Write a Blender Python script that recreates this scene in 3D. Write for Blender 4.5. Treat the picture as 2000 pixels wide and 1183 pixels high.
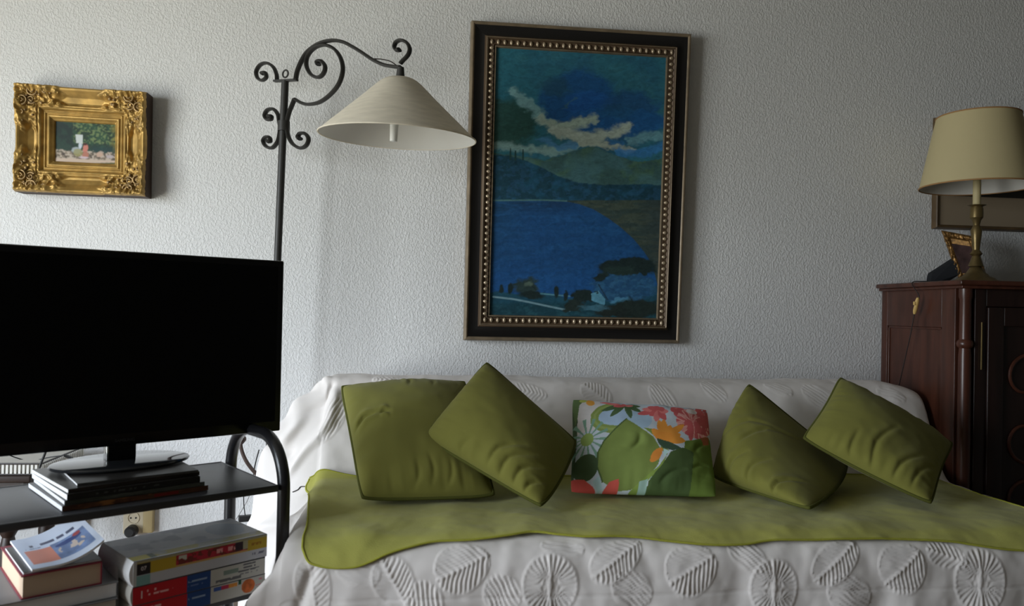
import bpy, bmesh, math, random
import numpy as np
from math import sin, cos, pi, radians, sqrt
from mathutils import Matrix, Vector

random.seed(7)
for o in list(bpy.data.objects):
    bpy.data.objects.remove(o)
SC = bpy.context.scene
COLL = SC.collection

# ------------------------------------------------------------------ camera
PSI = radians(6.35)
FPX = 1500.0
CAM = np.array([0.0, -2.7, 1.0])
_R0 = np.array([cos(PSI), -sin(PSI), 0.0])
_sp = 15.5 / 1500
_cp = sqrt(1 - _sp * _sp)
FW = np.array([sin(PSI) * _cp, cos(PSI) * _cp, _sp])
_U0 = np.cross(_R0, FW)
_s = 0.0207
_c = sqrt(1 - _s * _s)
RC = _R0 * _c + _U0 * _s
UC = _U0 * _c - _R0 * _s

cam_data = bpy.data.cameras.new('camera')
cam_data.sensor_width = 36.0
cam_data.lens = 36.0 * FPX / 2000.0
cam_data.clip_start = 0.05
cam_data.dof.use_dof = True
cam_data.dof.focus_distance = 2.45
cam_data.dof.aperture_fstop = 3.6
cam = bpy.data.objects.new('camera', cam_data)
COLL.objects.link(cam)
cam.matrix_world = Matrix(((RC[0], UC[0], -FW[0], CAM[0]),
                           (RC[1], UC[1], -FW[1], CAM[1]),
                           (RC[2], UC[2], -FW[2], CAM[2]),
                           (0, 0, 0, 1)))
SC.camera = cam

# ------------------------------------------------------------------ light and exposure
SC.view_settings.view_transform = 'Standard'
SC.view_settings.look = 'None'
SC.view_settings.gamma = 1.0
SC.view_settings.use_curve_mapping = False
SC.view_settings.exposure = 0.0

world = bpy.data.worlds.new('overcast_sky')
SC.world = world
world.use_nodes = True
_nt = world.node_tree
_bg = _nt.nodes['Background']
_tc = _nt.nodes.new('ShaderNodeTexCoord')
_sep = _nt.nodes.new('ShaderNodeSeparateXYZ')
_mr = _nt.nodes.new('ShaderNodeMapRange')
_mr.inputs['From Min'].default_value = -0.30
_mr.inputs['From Max'].default_value = 0.30
_ramp = _nt.nodes.new('ShaderNodeMix')
_ramp.data_type = 'RGBA'
_ramp.inputs['A'].default_value = (0.60, 0.60, 0.53, 1)    # light sent back by the ground outside
_ramp.inputs['B'].default_value = (0.90, 1.00, 1.12, 1)    # overcast sky
_nt.links.new(_tc.outputs['Generated'], _sep.inputs[0])
_nt.links.new(_sep.outputs['Z'], _mr.inputs['Value'])
_nt.links.new(_mr.outputs['Result'], _ramp.inputs['Factor'])
_nt.links.new(_ramp.outputs['Result'], _bg.inputs['Color'])
_bg.inputs['Strength'].default_value = 15.2

# daylight enters through the window in the left wall; a portal guides the sampling of the sky
WIN_Y0, WIN_Y1, WIN_Z0, WIN_Z1 = -2.95, -0.98, 0.12, 1.95
XL = -2.55
_pl = bpy.data.lights.new('window_portal', 'AREA')
_pl.shape = 'RECTANGLE'
_pl.size = WIN_Z1 - WIN_Z0
_pl.size_y = WIN_Y1 - WIN_Y0
_pl.cycles.is_portal = True
_po = bpy.data.objects.new('window_portal', _pl)
COLL.objects.link(_po)
_po.location = (XL - 0.11, (WIN_Y0 + WIN_Y1) / 2, (WIN_Z0 + WIN_Z1) / 2)
_po.rotation_euler = (0, radians(-90), 0)

# ------------------------------------------------------------------ helpers
def ray(px, py):
    return RC * (px - 1000) / FPX - UC * (py - 591.5) / FPX + FW

def at(px, py, y=None, z=None, x=None, plane=None):
    d = ray(px, py)
    if y is not None:
        k = (y - CAM[1]) / d[1]
    elif z is not None:
        k = (z - CAM[2]) / d[2]
    elif x is not None:
        k = (x - CAM[0]) / d[0]
    else:
        p0, n = plane
        k = ((p0 - CAM) @ n) / (d @ n)
    return CAM + d * k

def proj(P):
    v = np.asarray(P) - CAM
    w = v @ FW
    return 1000 + FPX * (v @ RC) / w, 591.5 - FPX * (v @ UC) / w

def sr(r, g, b, k=1.0):
    def f(c):
        c = c / 255.0
        return c / 12.92 if c <= 0.04045 else ((c + 0.055) / 1.055) ** 2.4
    return (f(r) * k, f(g) * k, f(b) * k)

def srn(c, k=1.0):
    return np.array(sr(*c, k=k))

# value noise in numpy
def vnoise(x, y, seed=0):
    x = np.asarray(x, float); y = np.asarray(y, float)
    xi = np.floor(x).astype(np.int64); yi = np.floor(y).astype(np.int64)
    fx = x - xi; fy = y - yi
    fx = fx * fx * (3 - 2 * fx); fy = fy * fy * (3 - 2 * fy)
    def h(a, b):
        n = (a * 374761393 + b * 668265263 + seed * 1442695041) & 0x7fffffff
        n = ((n ^ (n >> 13)) * 1274126177) & 0x7fffffff
        n = n ^ (n >> 16)
        return (n & 0xffff) / 65535.0
    a = h(xi, yi); b = h(xi + 1, yi); c = h(xi, yi + 1); d = h(xi + 1, yi + 1)
    return (a * (1 - fx) + b * fx) * (1 - fy) + (c * (1 - fx) + d * fx) * fy

def fbm(x, y, seed=0, oct=4):
    r = 0; amp = 0.5; t = 0
    for i in range(oct):
        r = r + amp * vnoise(np.asarray(x) * 2 ** i, np.asarray(y) * 2 ** i, seed + i * 17)
        t += amp; amp *= 0.5
    return r / t

def sstep(a, b, x):
    t = np.clip((x - a) / (b - a), 0, 1)
    return t * t * (3 - 2 * t)

def inpoly(px, py, poly):
    px = np.asarray(px); py = np.asarray(py)
    ins = np.zeros(px.shape, bool)
    n = len(poly)
    for i in range(n):
        x1, y1 = poly[i]; x2, y2 = poly[(i + 1) % n]
        if y1 == y2:
            continue
        c = ((y1 > py) != (y2 > py)) & (px < (x2 - x1) * (py - y1) / (y2 - y1) + x1)
        ins ^= c
    return ins

def segdist(px, py, pts):
    best = np.full(np.shape(px), 1e9)
    for (x1, y1), (x2, y2) in zip(pts[:-1], pts[1:]):
        dx, dy = x2 - x1, y2 - y1
        t = np.clip(((px - x1) * dx + (py - y1) * dy) / (dx * dx + dy * dy + 1e-12), 0, 1)
        best = np.minimum(best, np.hypot(px - x1 - t * dx, py - y1 - t * dy))
    return best

# ---- materials
MATS = {}
def mat(name, color=(0.8, 0.8, 0.8), rough=0.6, metal=0.0, spec=0.5, bump=None, var=None, attr=False, coat=0.0,
        trans=0.0, kind=None, sheen=0.0):
    m = bpy.data.materials.new(name)
    m.use_nodes = True
    nt = m.node_tree
    b = nt.nodes['Principled BSDF']
    b.inputs['Roughness'].default_value = rough
    b.inputs['Metallic'].default_value = metal
    b.inputs['Specular IOR Level'].default_value = spec
    b.inputs['Coat Weight'].default_value = coat
    b.inputs['Sheen Weight'].default_value = sheen
    tc = nt.nodes.new('ShaderNodeTexCoord')
    src = None
    if attr:
        a = nt.nodes.new('ShaderNodeAttribute'); a.attribute_name = 'Col'
        src = a.outputs['Color']
    else:
        b.inputs['Base Color'].default_value = (*color, 1)
    if var:
        sc, lo, hi, stretch = var
        mp = nt.nodes.new('ShaderNodeMapping'); mp.inputs['Scale'].default_value = stretch
        nt.links.new(tc.outputs['Object'], mp.inputs['Vector'])
        n = nt.nodes.new('ShaderNodeTexNoise'); n.inputs['Scale'].default_value = sc; n.inputs['Detail'].default_value = 5
        nt.links.new(mp.outputs['Vector'], n.inputs['Vector'])
        mr = nt.nodes.new('ShaderNodeMapRange')
        mr.inputs['From Min'].default_value = 0.3; mr.inputs['From Max'].default_value = 0.7
        mr.inputs['To Min'].default_value = lo; mr.inputs['To Max'].default_value = hi
        nt.links.new(n.outputs['Fac'], mr.inputs['Value'])
        mx = nt.nodes.new('ShaderNodeVectorMath'); mx.operation = 'SCALE'
        if src is None:
            mx.inputs[0].default_value = color
        else:
            nt.links.new(src, mx.inputs[0])
        nt.links.new(mr.outputs['Result'], mx.inputs['Scale'])
        src = mx.outputs['Vector']
    if src is not None:
        nt.links.new(src, b.inputs['Base Color'])
    if bump:
        sc, st, dist = bump[:3]
        n = nt.nodes.new('ShaderNodeTexNoise'); n.inputs['Scale'].default_value = sc; n.inputs['Detail'].default_value = 4
        n.inputs['Roughness'].default_value = 0.55
        mp = nt.nodes.new('ShaderNodeMapping')
        mp.inputs['Scale'].default_value = bump[3] if len(bump) > 3 else (1, 1, 1)
        nt.links.new(tc.outputs['Object'], mp.inputs['Vector'])
        nt.links.new(mp.outputs['Vector'], n.inputs['Vector'])
        bp = nt.nodes.new('ShaderNodeBump'); bp.inputs['Strength'].default_value = st; bp.inputs['Distance'].default_value = dist
        nt.links.new(n.outputs['Fac'], bp.inputs['Height'])
        nt.links.new(bp.outputs['Normal'], b.inputs['Normal'])
    if trans > 0:
        t = nt.nodes.new('ShaderNodeBsdfTranslucent')
        t.inputs['Color'].default_value = (*color, 1)
        mxs = nt.nodes.new('ShaderNodeMixShader'); mxs.inputs['Fac'].default_value = trans
        out = nt.nodes['Material Output']
        nt.links.new(b.outputs['BSDF'], mxs.inputs[1]); nt.links.new(t.outputs['BSDF'], mxs.inputs[2])
        nt.links.new(mxs.outputs['Shader'], out.inputs['Surface'])
    MATS[name] = m
    return m

# ---- geometry container
class G:
    def __init__(s):
        s.v = []; s.f = []; s.mi = []; s.n = 0; s.c = []
    def add(s, v, f, mi=0, col=None):
        v = np.asarray(v, float).reshape(-1, 3)
        s.v.append(v)
        s.f += [tuple(int(i) + s.n for i in q) for q in f]
        s.mi += [mi] * len(f)
        s.n += len(v)
        s.c.append(np.ones((len(v), 3)) if col is None else np.asarray(col, float).reshape(-1, 3) * np.ones((len(v), 1)))
        return s
    def box(s, x0, x1, y0, y1, z0, z1, mi=0, M=None, bev=0.0):
        if bev > 0:
            bm = bmesh.new()
            bmesh.ops.create_cube(bm, size=1)
            for v in bm.verts:
                v.co = Vector(((x0 + x1) / 2 + v.co.x * (x1 - x0), (y0 + y1) / 2 + v.co.y * (y1 - y0), (z0 + z1) / 2 + v.co.z * (z1 - z0)))
            bmesh.ops.bevel(bm, geom=bm.edges[:], offset=bev, segments=3, profile=0.5, affect='EDGES')
            bm.verts.index_update()
            v = np.array([q.co[:] for q in bm.verts]); f = [[q.index for q in p.verts] for p in bm.faces]
            bm.free()
        else:
            v = np.array([(x, y, z) for z in (z0, z1) for y in (y0, y1) for x in (x0, x1)])
            f = [(0, 2, 3, 1), (4, 5, 7, 6), (0, 1, 5, 4), (2, 6, 7, 3), (0, 4, 6, 2), (1, 3, 7, 5)]
        if M is not None:
            v = xf(M, v)
        return s.add(v, f, mi)
    def grid(s, P, mi=0, col=None, flip=False, closeu=False):
        P = np.asarray(P); r, c = P.shape[:2]
        f = []
        cc = c if closeu else c - 1
        for i in range(r - 1):
            for j in range(cc):
                j2 = (j + 1) % c
                q = (i * c + j, i * c + j2, (i + 1) * c + j2, (i + 1) * c + j)
                f.append(q[::-1] if flip else q)
        return s.add(P.reshape(-1, 3), f, mi, None if col is None else np.asarray(col).reshape(-1, 3))
    def tube(s, path, r, seg=10, closed=False, sx=1.0, sy=1.0, mi=0, up=None, cap=True):
        P = np.asarray(path, float); n = len(P)
        rr = np.ones(n) * r
        if closed:
            T = np.roll(P, -1, 0) - np.roll(P, 1, 0)
        else:
            T = np.gradient(P, axis=0)
        T /= np.linalg.norm(T, axis=1)[:, None] + 1e-12
        rings = []
        if up is None:
            a = np.array([0, 0, 1.0]) if abs(T[0][2]) < 0.9 else np.array([1.0, 0, 0])
            nrm = np.cross(T[0], a); nrm /= np.linalg.norm(nrm)
        for i in range(n):
            if up is not None:
                nrm = np.array(up, float)
            nrm = nrm - T[i] * (nrm @ T[i]); nrm /= np.linalg.norm(nrm) + 1e-12
            b = np.cross(T[i], nrm)
            ang = np.arange(seg) / seg * 2 * pi + (pi / 4 if seg == 4 else 0)
            rings.append(P[i] + rr[i] * (np.cos(ang)[:, None] * nrm * sx + np.sin(ang)[:, None] * b * sy))
        R = np.array(rings)
        if closed:
            R = np.concatenate([R, R[:1]], 0)
        base = s.n
        s.grid(R, mi, closeu=True)
        if not closed and cap:
            s.add(R[0], [tuple(range(seg))[::-1]], mi)
            s.add(R[-1], [tuple(range(seg))], mi)
        return s
    def lathe(s, prof, seg=40, center=(0, 0, 0), M=None, mi=0, shell=False):
        prof = np.array(prof, float)
        ang = np.arange(seg) / seg * 2 * pi
        R = np.array([[(p[0] * cos(a), p[0] * sin(a), p[1]) for a in ang] for p in prof])
        if M is not None:
            R = xf(M, R.reshape(-1, 3)).reshape(R.shape)
        R = R + np.array(center)
        return s.grid(R, mi, closeu=True)
    def sphere(s, c, r, seg=10, sc=(1, 1, 1), mi=0, M=None):
        ph = np.linspace(0, pi, seg // 2 + 2); th = np.arange(seg) / seg * 2 * pi
        R = np.array([[(sin(p) * cos(t) * sc[0] * r, sin(p) * sin(t) * sc[1] * r, cos(p) * sc[2] * r) for t in th] for p in ph])
        if M is not None:
            R = xf(M, R.reshape(-1, 3)).reshape(R.shape)
        return s.grid(R + np.array(c), mi, closeu=True, flip=True)

def xf(M, v):
    M = np.array(M, float)
    v = np.asarray(v, float)
    if M.shape == (4, 4):
        return v @ M[:3, :3].T + M[:3, 3]
    return v @ M.T

def rotz(a):
    return np.array([[cos(a), -sin(a), 0], [sin(a), cos(a), 0], [0, 0, 1.0]])

def xform(loc=(0, 0, 0), rz=0.0):
    M = np.eye(4); M[:3, :3] = rotz(rz); M[:3, 3] = loc
    return M

WM = {}   # world matrix of every object made here
def obj(name, g, m, parent=None, smooth=True, local=False, sharp=35, M=None):
    """links one mesh object; g holds world coordinates unless local=True (then in the parent's frame)"""
    me = bpy.data.meshes.new(name)
    V = np.concatenate(g.v, 0)
    if M is not None:
        V = xf(M, V)
    PM = WM.get(parent.name, np.eye(4)) if parent is not None else np.eye(4)
    if parent is not None and not local:
        V = xf(np.linalg.inv(PM), V)
    me.from_pydata(V.tolist(), [], g.f)
    for mm in (m if isinstance(m, (list, tuple)) else [m]):
        me.materials.append(mm)
    me.polygons.foreach_set('material_index', g.mi)
    C = np.concatenate(g.c, 0)
    ca = me.color_attributes.new('Col', 'FLOAT_COLOR', 'POINT')
    ca.data.foreach_set('color', np.concatenate([C, np.ones((len(C), 1))], 1).astype(np.float32).ravel())
    if smooth:
        me.polygons.foreach_set('use_smooth', [True] * len(me.polygons))
    me.validate(); me.update()
    if smooth and sharp:
        try:
            me.set_sharp_from_angle(angle=radians(sharp))
        except Exception:
            pass
    o = bpy.data.objects.new(name, me)
    COLL.objects.link(o)
    if parent is not None:
        o.parent = parent
    WM[o.name] = PM if parent is not None else np.eye(4)
    return o

def thing(name, label, cat, loc=(0, 0, 0), rz=0.0, group=None):
    o = bpy.data.objects.new(name, None)
    COLL.objects.link(o)
    o.empty_display_size = 0.05
    o.location = tuple(float(q) for q in loc); o.rotation_euler = (0, 0, rz)
    o['label'] = label; o['category'] = cat
    if group:
        o['group'] = group
    WM[o.name] = xform(loc, rz)
    return o

def tag(o, label=None, cat=None, group=None, kind=None):
    if label: o['label'] = label
    if cat: o['category'] = cat
    if group: o['group'] = group
    if kind: o['kind'] = kind
    return o

def struct(name, g, m, smooth=False):
    o = obj(name, g, m, smooth=smooth)
    o['kind'] = 'structure'
    return o

def text_part(name, txt, size, m, parent, M, extrude=0.0002):
    cu = bpy.data.curves.new(name + '_curve', 'FONT')
    cu.body = txt; cu.size = size; cu.extrude = extrude; cu.align_x = 'LEFT'
    tmp = bpy.data.objects.new('tmp_text', cu); COLL.objects.link(tmp)
    dg = bpy.context.evaluated_depsgraph_get()
    me = bpy.data.meshes.new_from_object(tmp.evaluated_get(dg))
    v = np.array([q.co[:] for q in me.vertices]); f = [tuple(p.vertices) for p in me.polygons]
    bpy.data.objects.remove(tmp); bpy.data.curves.remove(cu); bpy.data.meshes.remove(me)
    g = G().add(v, f)
    return obj(name, g, m, parent, smooth=False, local=True, M=M)

def spline(pts, n=8, closed=False):
    P = np.asarray(pts, float)
    out = []
    N = len(P)
    for i in range(N if closed else N - 1):
        if closed:
            p0, p1, p2, p3 = P[(i - 1) % N], P[i], P[(i + 1) % N], P[(i + 2) % N]
        else:
            p0 = P[i - 1] if i > 0 else 2 * P[0] - P[1]
            p1, p2 = P[i], P[i + 1]
            p3 = P[i + 2] if i + 2 < N else 2 * P[-1] - P[-2]
        for k in range(n):
            t = k / n
            out.append(0.5 * ((2 * p1) + (-p0 + p2) * t + (2 * p0 - 5 * p1 + 4 * p2 - p3) * t * t + (-p0 + 3 * p1 - 3 * p2 + p3) * t ** 3))
    if not closed:
        out.append(P[-1])
    return np.array(out)

def resample(P, n):
    P = np.asarray(P, float)
    d = np.concatenate([[0], np.cumsum(np.linalg.norm(np.diff(P, axis=0), axis=1))])
    t = np.linspace(0, d[-1], n)
    return np.stack([np.interp(t, d, P[:, k]) for k in range(P.shape[1])], 1)

def quadmap(c, u, v, n=0.0):
    """corners TL, TR, BR, BL (3-D); u right, v down; n out along the normal (towards the viewer)"""
    TL, TR, BR, BL = [np.asarray(q, float) for q in c]
    u = np.asarray(u)[..., None]; v = np.asarray(v)[..., None]
    P = (TL * (1 - u) + TR * u) * (1 - v) + (BL * (1 - u) + BR * u) * v
    N = np.cross(BL - TL, TR - TL); N /= np.linalg.norm(N)
    return P + N * np.asarray(n)[..., None]

# ------------------------------------------------------------------ materials
M_wall = mat('plaster_wall', sr(226, 226, 226), rough=0.85, spec=0.25)
def wall_bump(m):
    nt = m.node_tree; b = nt.nodes['Principled BSDF']
    tc = nt.nodes['Texture Coordinate']
    n1 = nt.nodes.new('ShaderNodeTexNoise'); n1.inputs['Scale'].default_value = 120; n1.inputs['Detail'].default_value = 2.5
    n1.inputs['Distortion'].default_value = 0.6
    mp = nt.nodes.new('ShaderNodeMapping'); mp.inputs['Scale'].default_value = (1.15, 1, 0.85)
    nt.links.new(tc.outputs['Object'], mp.inputs['Vector']); nt.links.new(mp.outputs['Vector'], n1.inputs['Vector'])
    r = nt.nodes.new('ShaderNodeMapRange'); r.interpolation_type = 'SMOOTHSTEP'
    r.inputs['From Min'].default_value = 0.40; r.inputs['From Max'].default_value = 0.66
    nt.links.new(n1.outputs['Fac'], r.inputs['Value'])
    bp = nt.nodes.new('ShaderNodeBump'); bp.inputs['Strength'].default_value = 0.5; bp.inputs['Distance'].default_value = 0.0022
    nt.links.new(r.outputs['Result'], bp.inputs['Height']); nt.links.new(bp.outputs['Normal'], b.inputs['Normal'])
wall_bump(M_wall)
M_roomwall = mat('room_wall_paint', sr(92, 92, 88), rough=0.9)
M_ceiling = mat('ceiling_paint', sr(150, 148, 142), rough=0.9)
M_floor = mat('floor_wood', sr(112, 92, 72), rough=0.5, var=(4, 0.7, 1.2, (1, 8, 1)))
M_winframe = mat('window_frame_paint', sr(225, 225, 220), rough=0.5)
M_iron = mat('wrought_iron', sr(48, 47, 45), rough=0.5, spec=0.5, bump=(90, 0.3, 0.001))
M_shade = mat('parchment_shade', sr(244, 236, 219), rough=0.75, spec=0.2, trans=0.3, var=(22, 0.86, 1.04, (1, 1, 5)))
M_shade_in = mat('shade_lining', sr(228, 226, 220), rough=0.7, trans=0.2)
M_white_plastic = mat('white_plastic', sr(225, 224, 218), rough=0.45)
M_gold = mat('antique_gold', (0.47, 0.295, 0.085), rough=0.46, metal=0.5, bump=(140, 0.25, 0.001), var=(28, 0.6, 1.2, (1, 1, 1)))
M_gold_orn = mat('gold_ornament', (0.38, 0.25, 0.11), rough=0.45, metal=0.5, var=(70, 0.45, 1.25, (1, 1, 1)))
M_dkwood_edge = mat('frame_side_wood', sr(60, 40, 30), rough=0.6)
M_blackframe = mat('black_frame_band', sr(18, 15, 14), rough=0.45)
M_champ = mat('champagne_edge', sr(136, 120, 98), rough=0.45, metal=0.3, var=(30, 0.75, 1.15, (1, 1, 1)))
M_bead = mat('gold_beading', sr(192, 174, 148), rough=0.35, metal=0.5, var=(120, 0.7, 1.2, (1, 1, 1)))
M_beadback = mat('beading_ground', sr(92, 74, 56), rough=0.5, metal=0.3)
M_paint = mat('oil_paint', rough=0.6, attr=True, spec=0.3, bump=(160, 0.3, 0.001))
M_print = mat('printed_paper', rough=0.6, attr=True, spec=0.3)
M_print_gloss = mat('glossy_print', rough=0.4, attr=True, spec=0.4)
M_cover = mat('white_matelasse', sr(232, 226, 222), rough=0.9, spec=0.15, bump=(900, 0.25, 0.0006), sheen=0.1)
M_sofabody = mat('sofa_upholstery', sr(150, 145, 135), rough=0.9)
M_woodleg = mat('dark_leg_wood', sr(60, 38, 26), rough=0.5)
M_blanket = mat('green_fleece', sr(172, 170, 88), rough=0.95, spec=0.1, bump=(380, 0.4, 0.0012), var=(9, 0.94, 1.05, (1, 1, 1)), sheen=0.15)
M_blanket_edge = mat('blanket_overlock', sr(164, 164, 66), rough=0.95, spec=0.1, bump=(500, 0.6, 0.002))
M_cushion = mat('olive_cotton', sr(124, 122, 60), rough=0.9, spec=0.12, bump=(900, 0.2, 0.0005), var=(5, 0.92, 1.07, (1, 1, 1)), sheen=0.1)
M_piping = mat('olive_piping', sr(84, 86, 36), rough=0.85, spec=0.2)
M_floral = mat('floral_cotton', rough=0.9, attr=True, spec=0.12, bump=(900, 0.2, 0.0005))
M_black_gloss = mat('black_gloss_plastic', (0.004, 0.004, 0.0045), rough=0.22, spec=0.35)
M_screen = mat('screen_glass', (0.0015, 0.0015, 0.0018), rough=0.3, spec=0.2)
M_logo = mat('grey_logo', (0.03, 0.03, 0.03), rough=0.5)
M_glass_base = mat('smoked_glass_base', (0.02, 0.022, 0.025), rough=0.10, spec=0.6, coat=0.3)
M_chrome = mat('chrome', (0.6, 0.6, 0.6), rough=0.15, metal=1.0)
M_cart = mat('black_steel', (0.012, 0.012, 0.014), rough=0.3, spec=0.6)
M_shelf = mat('shelf_black', (0.035, 0.036, 0.04), rough=0.38, spec=0.5, bump=(300, 0.05, 0.0005))
M_pages = mat('white_pages', sr(228, 228, 230), rough=0.8, bump=(1.0, 0.5, 0.001, (3, 3, 1500)))
M_pages_tan = mat('tan_pages', sr(196, 172, 148), rough=0.85, bump=(1.0, 0.5, 0.001, (3, 3, 1500)))
M_pages_grey = mat('grey_pages', sr(190, 186, 178), rough=0.85, bump=(1.0, 0.5, 0.001, (3, 3, 1500)))
M_redcover = mat('crimson_cover', sr(130, 32, 52), rough=0.5)
M_darkcover = mat('dark_magazine_cover', sr(46, 44, 42), rough=0.35)
M_greycover = mat('grey_cover', sr(120, 120, 122), rough=0.5)
M_ink = mat('dark_ink', sr(60, 62, 70), rough=0.6)
M_whiteink = mat('white_ink', sr(235, 225, 225), rough=0.6)
M_cabinet = mat('mahogany', sr(76, 42, 30), rough=0.32, spec=0.5, var=(5, 0.55, 1.25, (7, 7, 1)))
M_cabinet_dark = mat('mahogany_dark', sr(36, 20, 16), rough=0.4, var=(5, 0.6, 1.2, (7, 7, 1)))
M_brass = mat('aged_brass', sr(124, 106, 68), rough=0.36, metal=0.7, var=(20, 0.75, 1.15, (1, 1, 1)))
M_cream = mat('cream_card_shade', sr(200, 186, 144), rough=0.7, spec=0.2, trans=0.12)
M_creamtrim = mat('shade_trim', sr(160, 120, 74), rough=0.7)
M_candle = mat('candle_sleeve', sr(190, 175, 130), rough=0.6)
M_cord_dark = mat('dark_cord', sr(38, 30, 28), rough=0.5)
M_cord_brown = mat('brown_cable_sleeve', sr(72, 56, 50), rough=0.6)
M_cord_grey = mat('grey_cord', sr(150, 148, 146), rough=0.6)
M_switch = mat('brass_switch', sr(215, 180, 110), rough=0.4)
M_socket = mat('ivory_socket', sr(218, 206, 180), rough=0.4)
M_socket_side = mat('beige_socket_side', sr(180, 160, 115), rough=0.5)
M_black = mat('black_rubber', (0.01, 0.01, 0.01), rough=0.5)
M_tray = mat('white_basket', sr(205, 203, 196), rough=0.5)
M_sidetable = mat('side_table_wood', sr(44, 29, 22), rough=0.45, var=(5, 0.7, 1.2, (1, 8, 8)))
M_goldfine = mat('gilt_photo_frame', sr(150, 112, 62), rough=0.4, metal=0.6, var=(90, 0.35, 1.2, (1, 1, 1)))
M_velvet = mat('black_velvet', (0.01, 0.011, 0.014), rough=0.9)
M_frame_brown = mat('brown_frame', sr(92, 72, 46), rough=0.45, var=(20, 0.7, 1.2, (1, 1, 1)))

# ------------------------------------------------------------------ room
XR, YF, ZC = 3.5, -4.6, 2.6
struct('floor', G().box(XL - 0.1, XR + 0.1, YF - 0.1, 0.1, -0.1, 0.0), M_floor)
struct('ceiling', G().box(XL - 0.1, XR + 0.1, YF - 0.1, 0.1, ZC, ZC + 0.1), M_ceiling)
struct('wall_back', G().box(XL - 0.1, XR + 0.1, 0.0, 0.1, 0, ZC), M_wall)
struct('wall_right', G().box(XR, XR + 0.1, YF, 0.0, 0, ZC), M_roomwall)
struct('wall_front', G().box(XL - 0.1, XR + 0.1, YF - 0.1, YF, 0, ZC), M_roomwall)
g = G()
g.box(XL - 0.1, XL, YF, WIN_Y0, 0, ZC); g.box(XL - 0.1, XL, WIN_Y1, 0, 0, ZC)
g.box(XL - 0.1, XL, WIN_Y0, WIN_Y1, 0, WIN_Z0); g.box(XL - 0.1, XL, WIN_Y0, WIN_Y1, WIN_Z1, ZC)
struct('wall_left', g, M_roomwall)
g = G()
ym = (WIN_Y0 + WIN_Y1) / 2
for (a, b, c, d) in ((WIN_Y0, WIN_Y0 + .05, WIN_Z0, WIN_Z1), (WIN_Y1 - .05, WIN_Y1, WIN_Z0, WIN_Z1), (ym - .03, ym + .03, WIN_Z0, WIN_Z1),
                     (WIN_Y0, WIN_Y1, WIN_Z0, WIN_Z0 + .05), (WIN_Y0, WIN_Y1, WIN_Z1 - .05, WIN_Z1)):
    g.box(XL - 0.08, XL - 0.03, a, b, c, d)
struct('window_1', g, M_winframe)

# ------------------------------------------------------------------ sofa with bedspread
XS0, XS1 = -0.305, 1.665
prof = spline([(-.085, .56), (-.085, .70), (-.10, .765), (-.15, .783), (-.23, .783), (-.285, .755), (-.34, .64), (-.385, .545), (-.42, .502), (-.48, .491),
               (-.70, .489), (-.90, .486), (-.955, .472), (-.985, .435), (-.99, .36), (-.995, .20), (-1.0, .03)], 12)
NT = 400
prof = resample(prof, NT)
tl = np.concatenate([[0], np.cumsum(np.linalg.norm(np.diff(prof, axis=0), axis=1))])
NS = 640
sv = np.linspace(XS0, XS1, NS)
NVL, NVR = 90, 16

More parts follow.
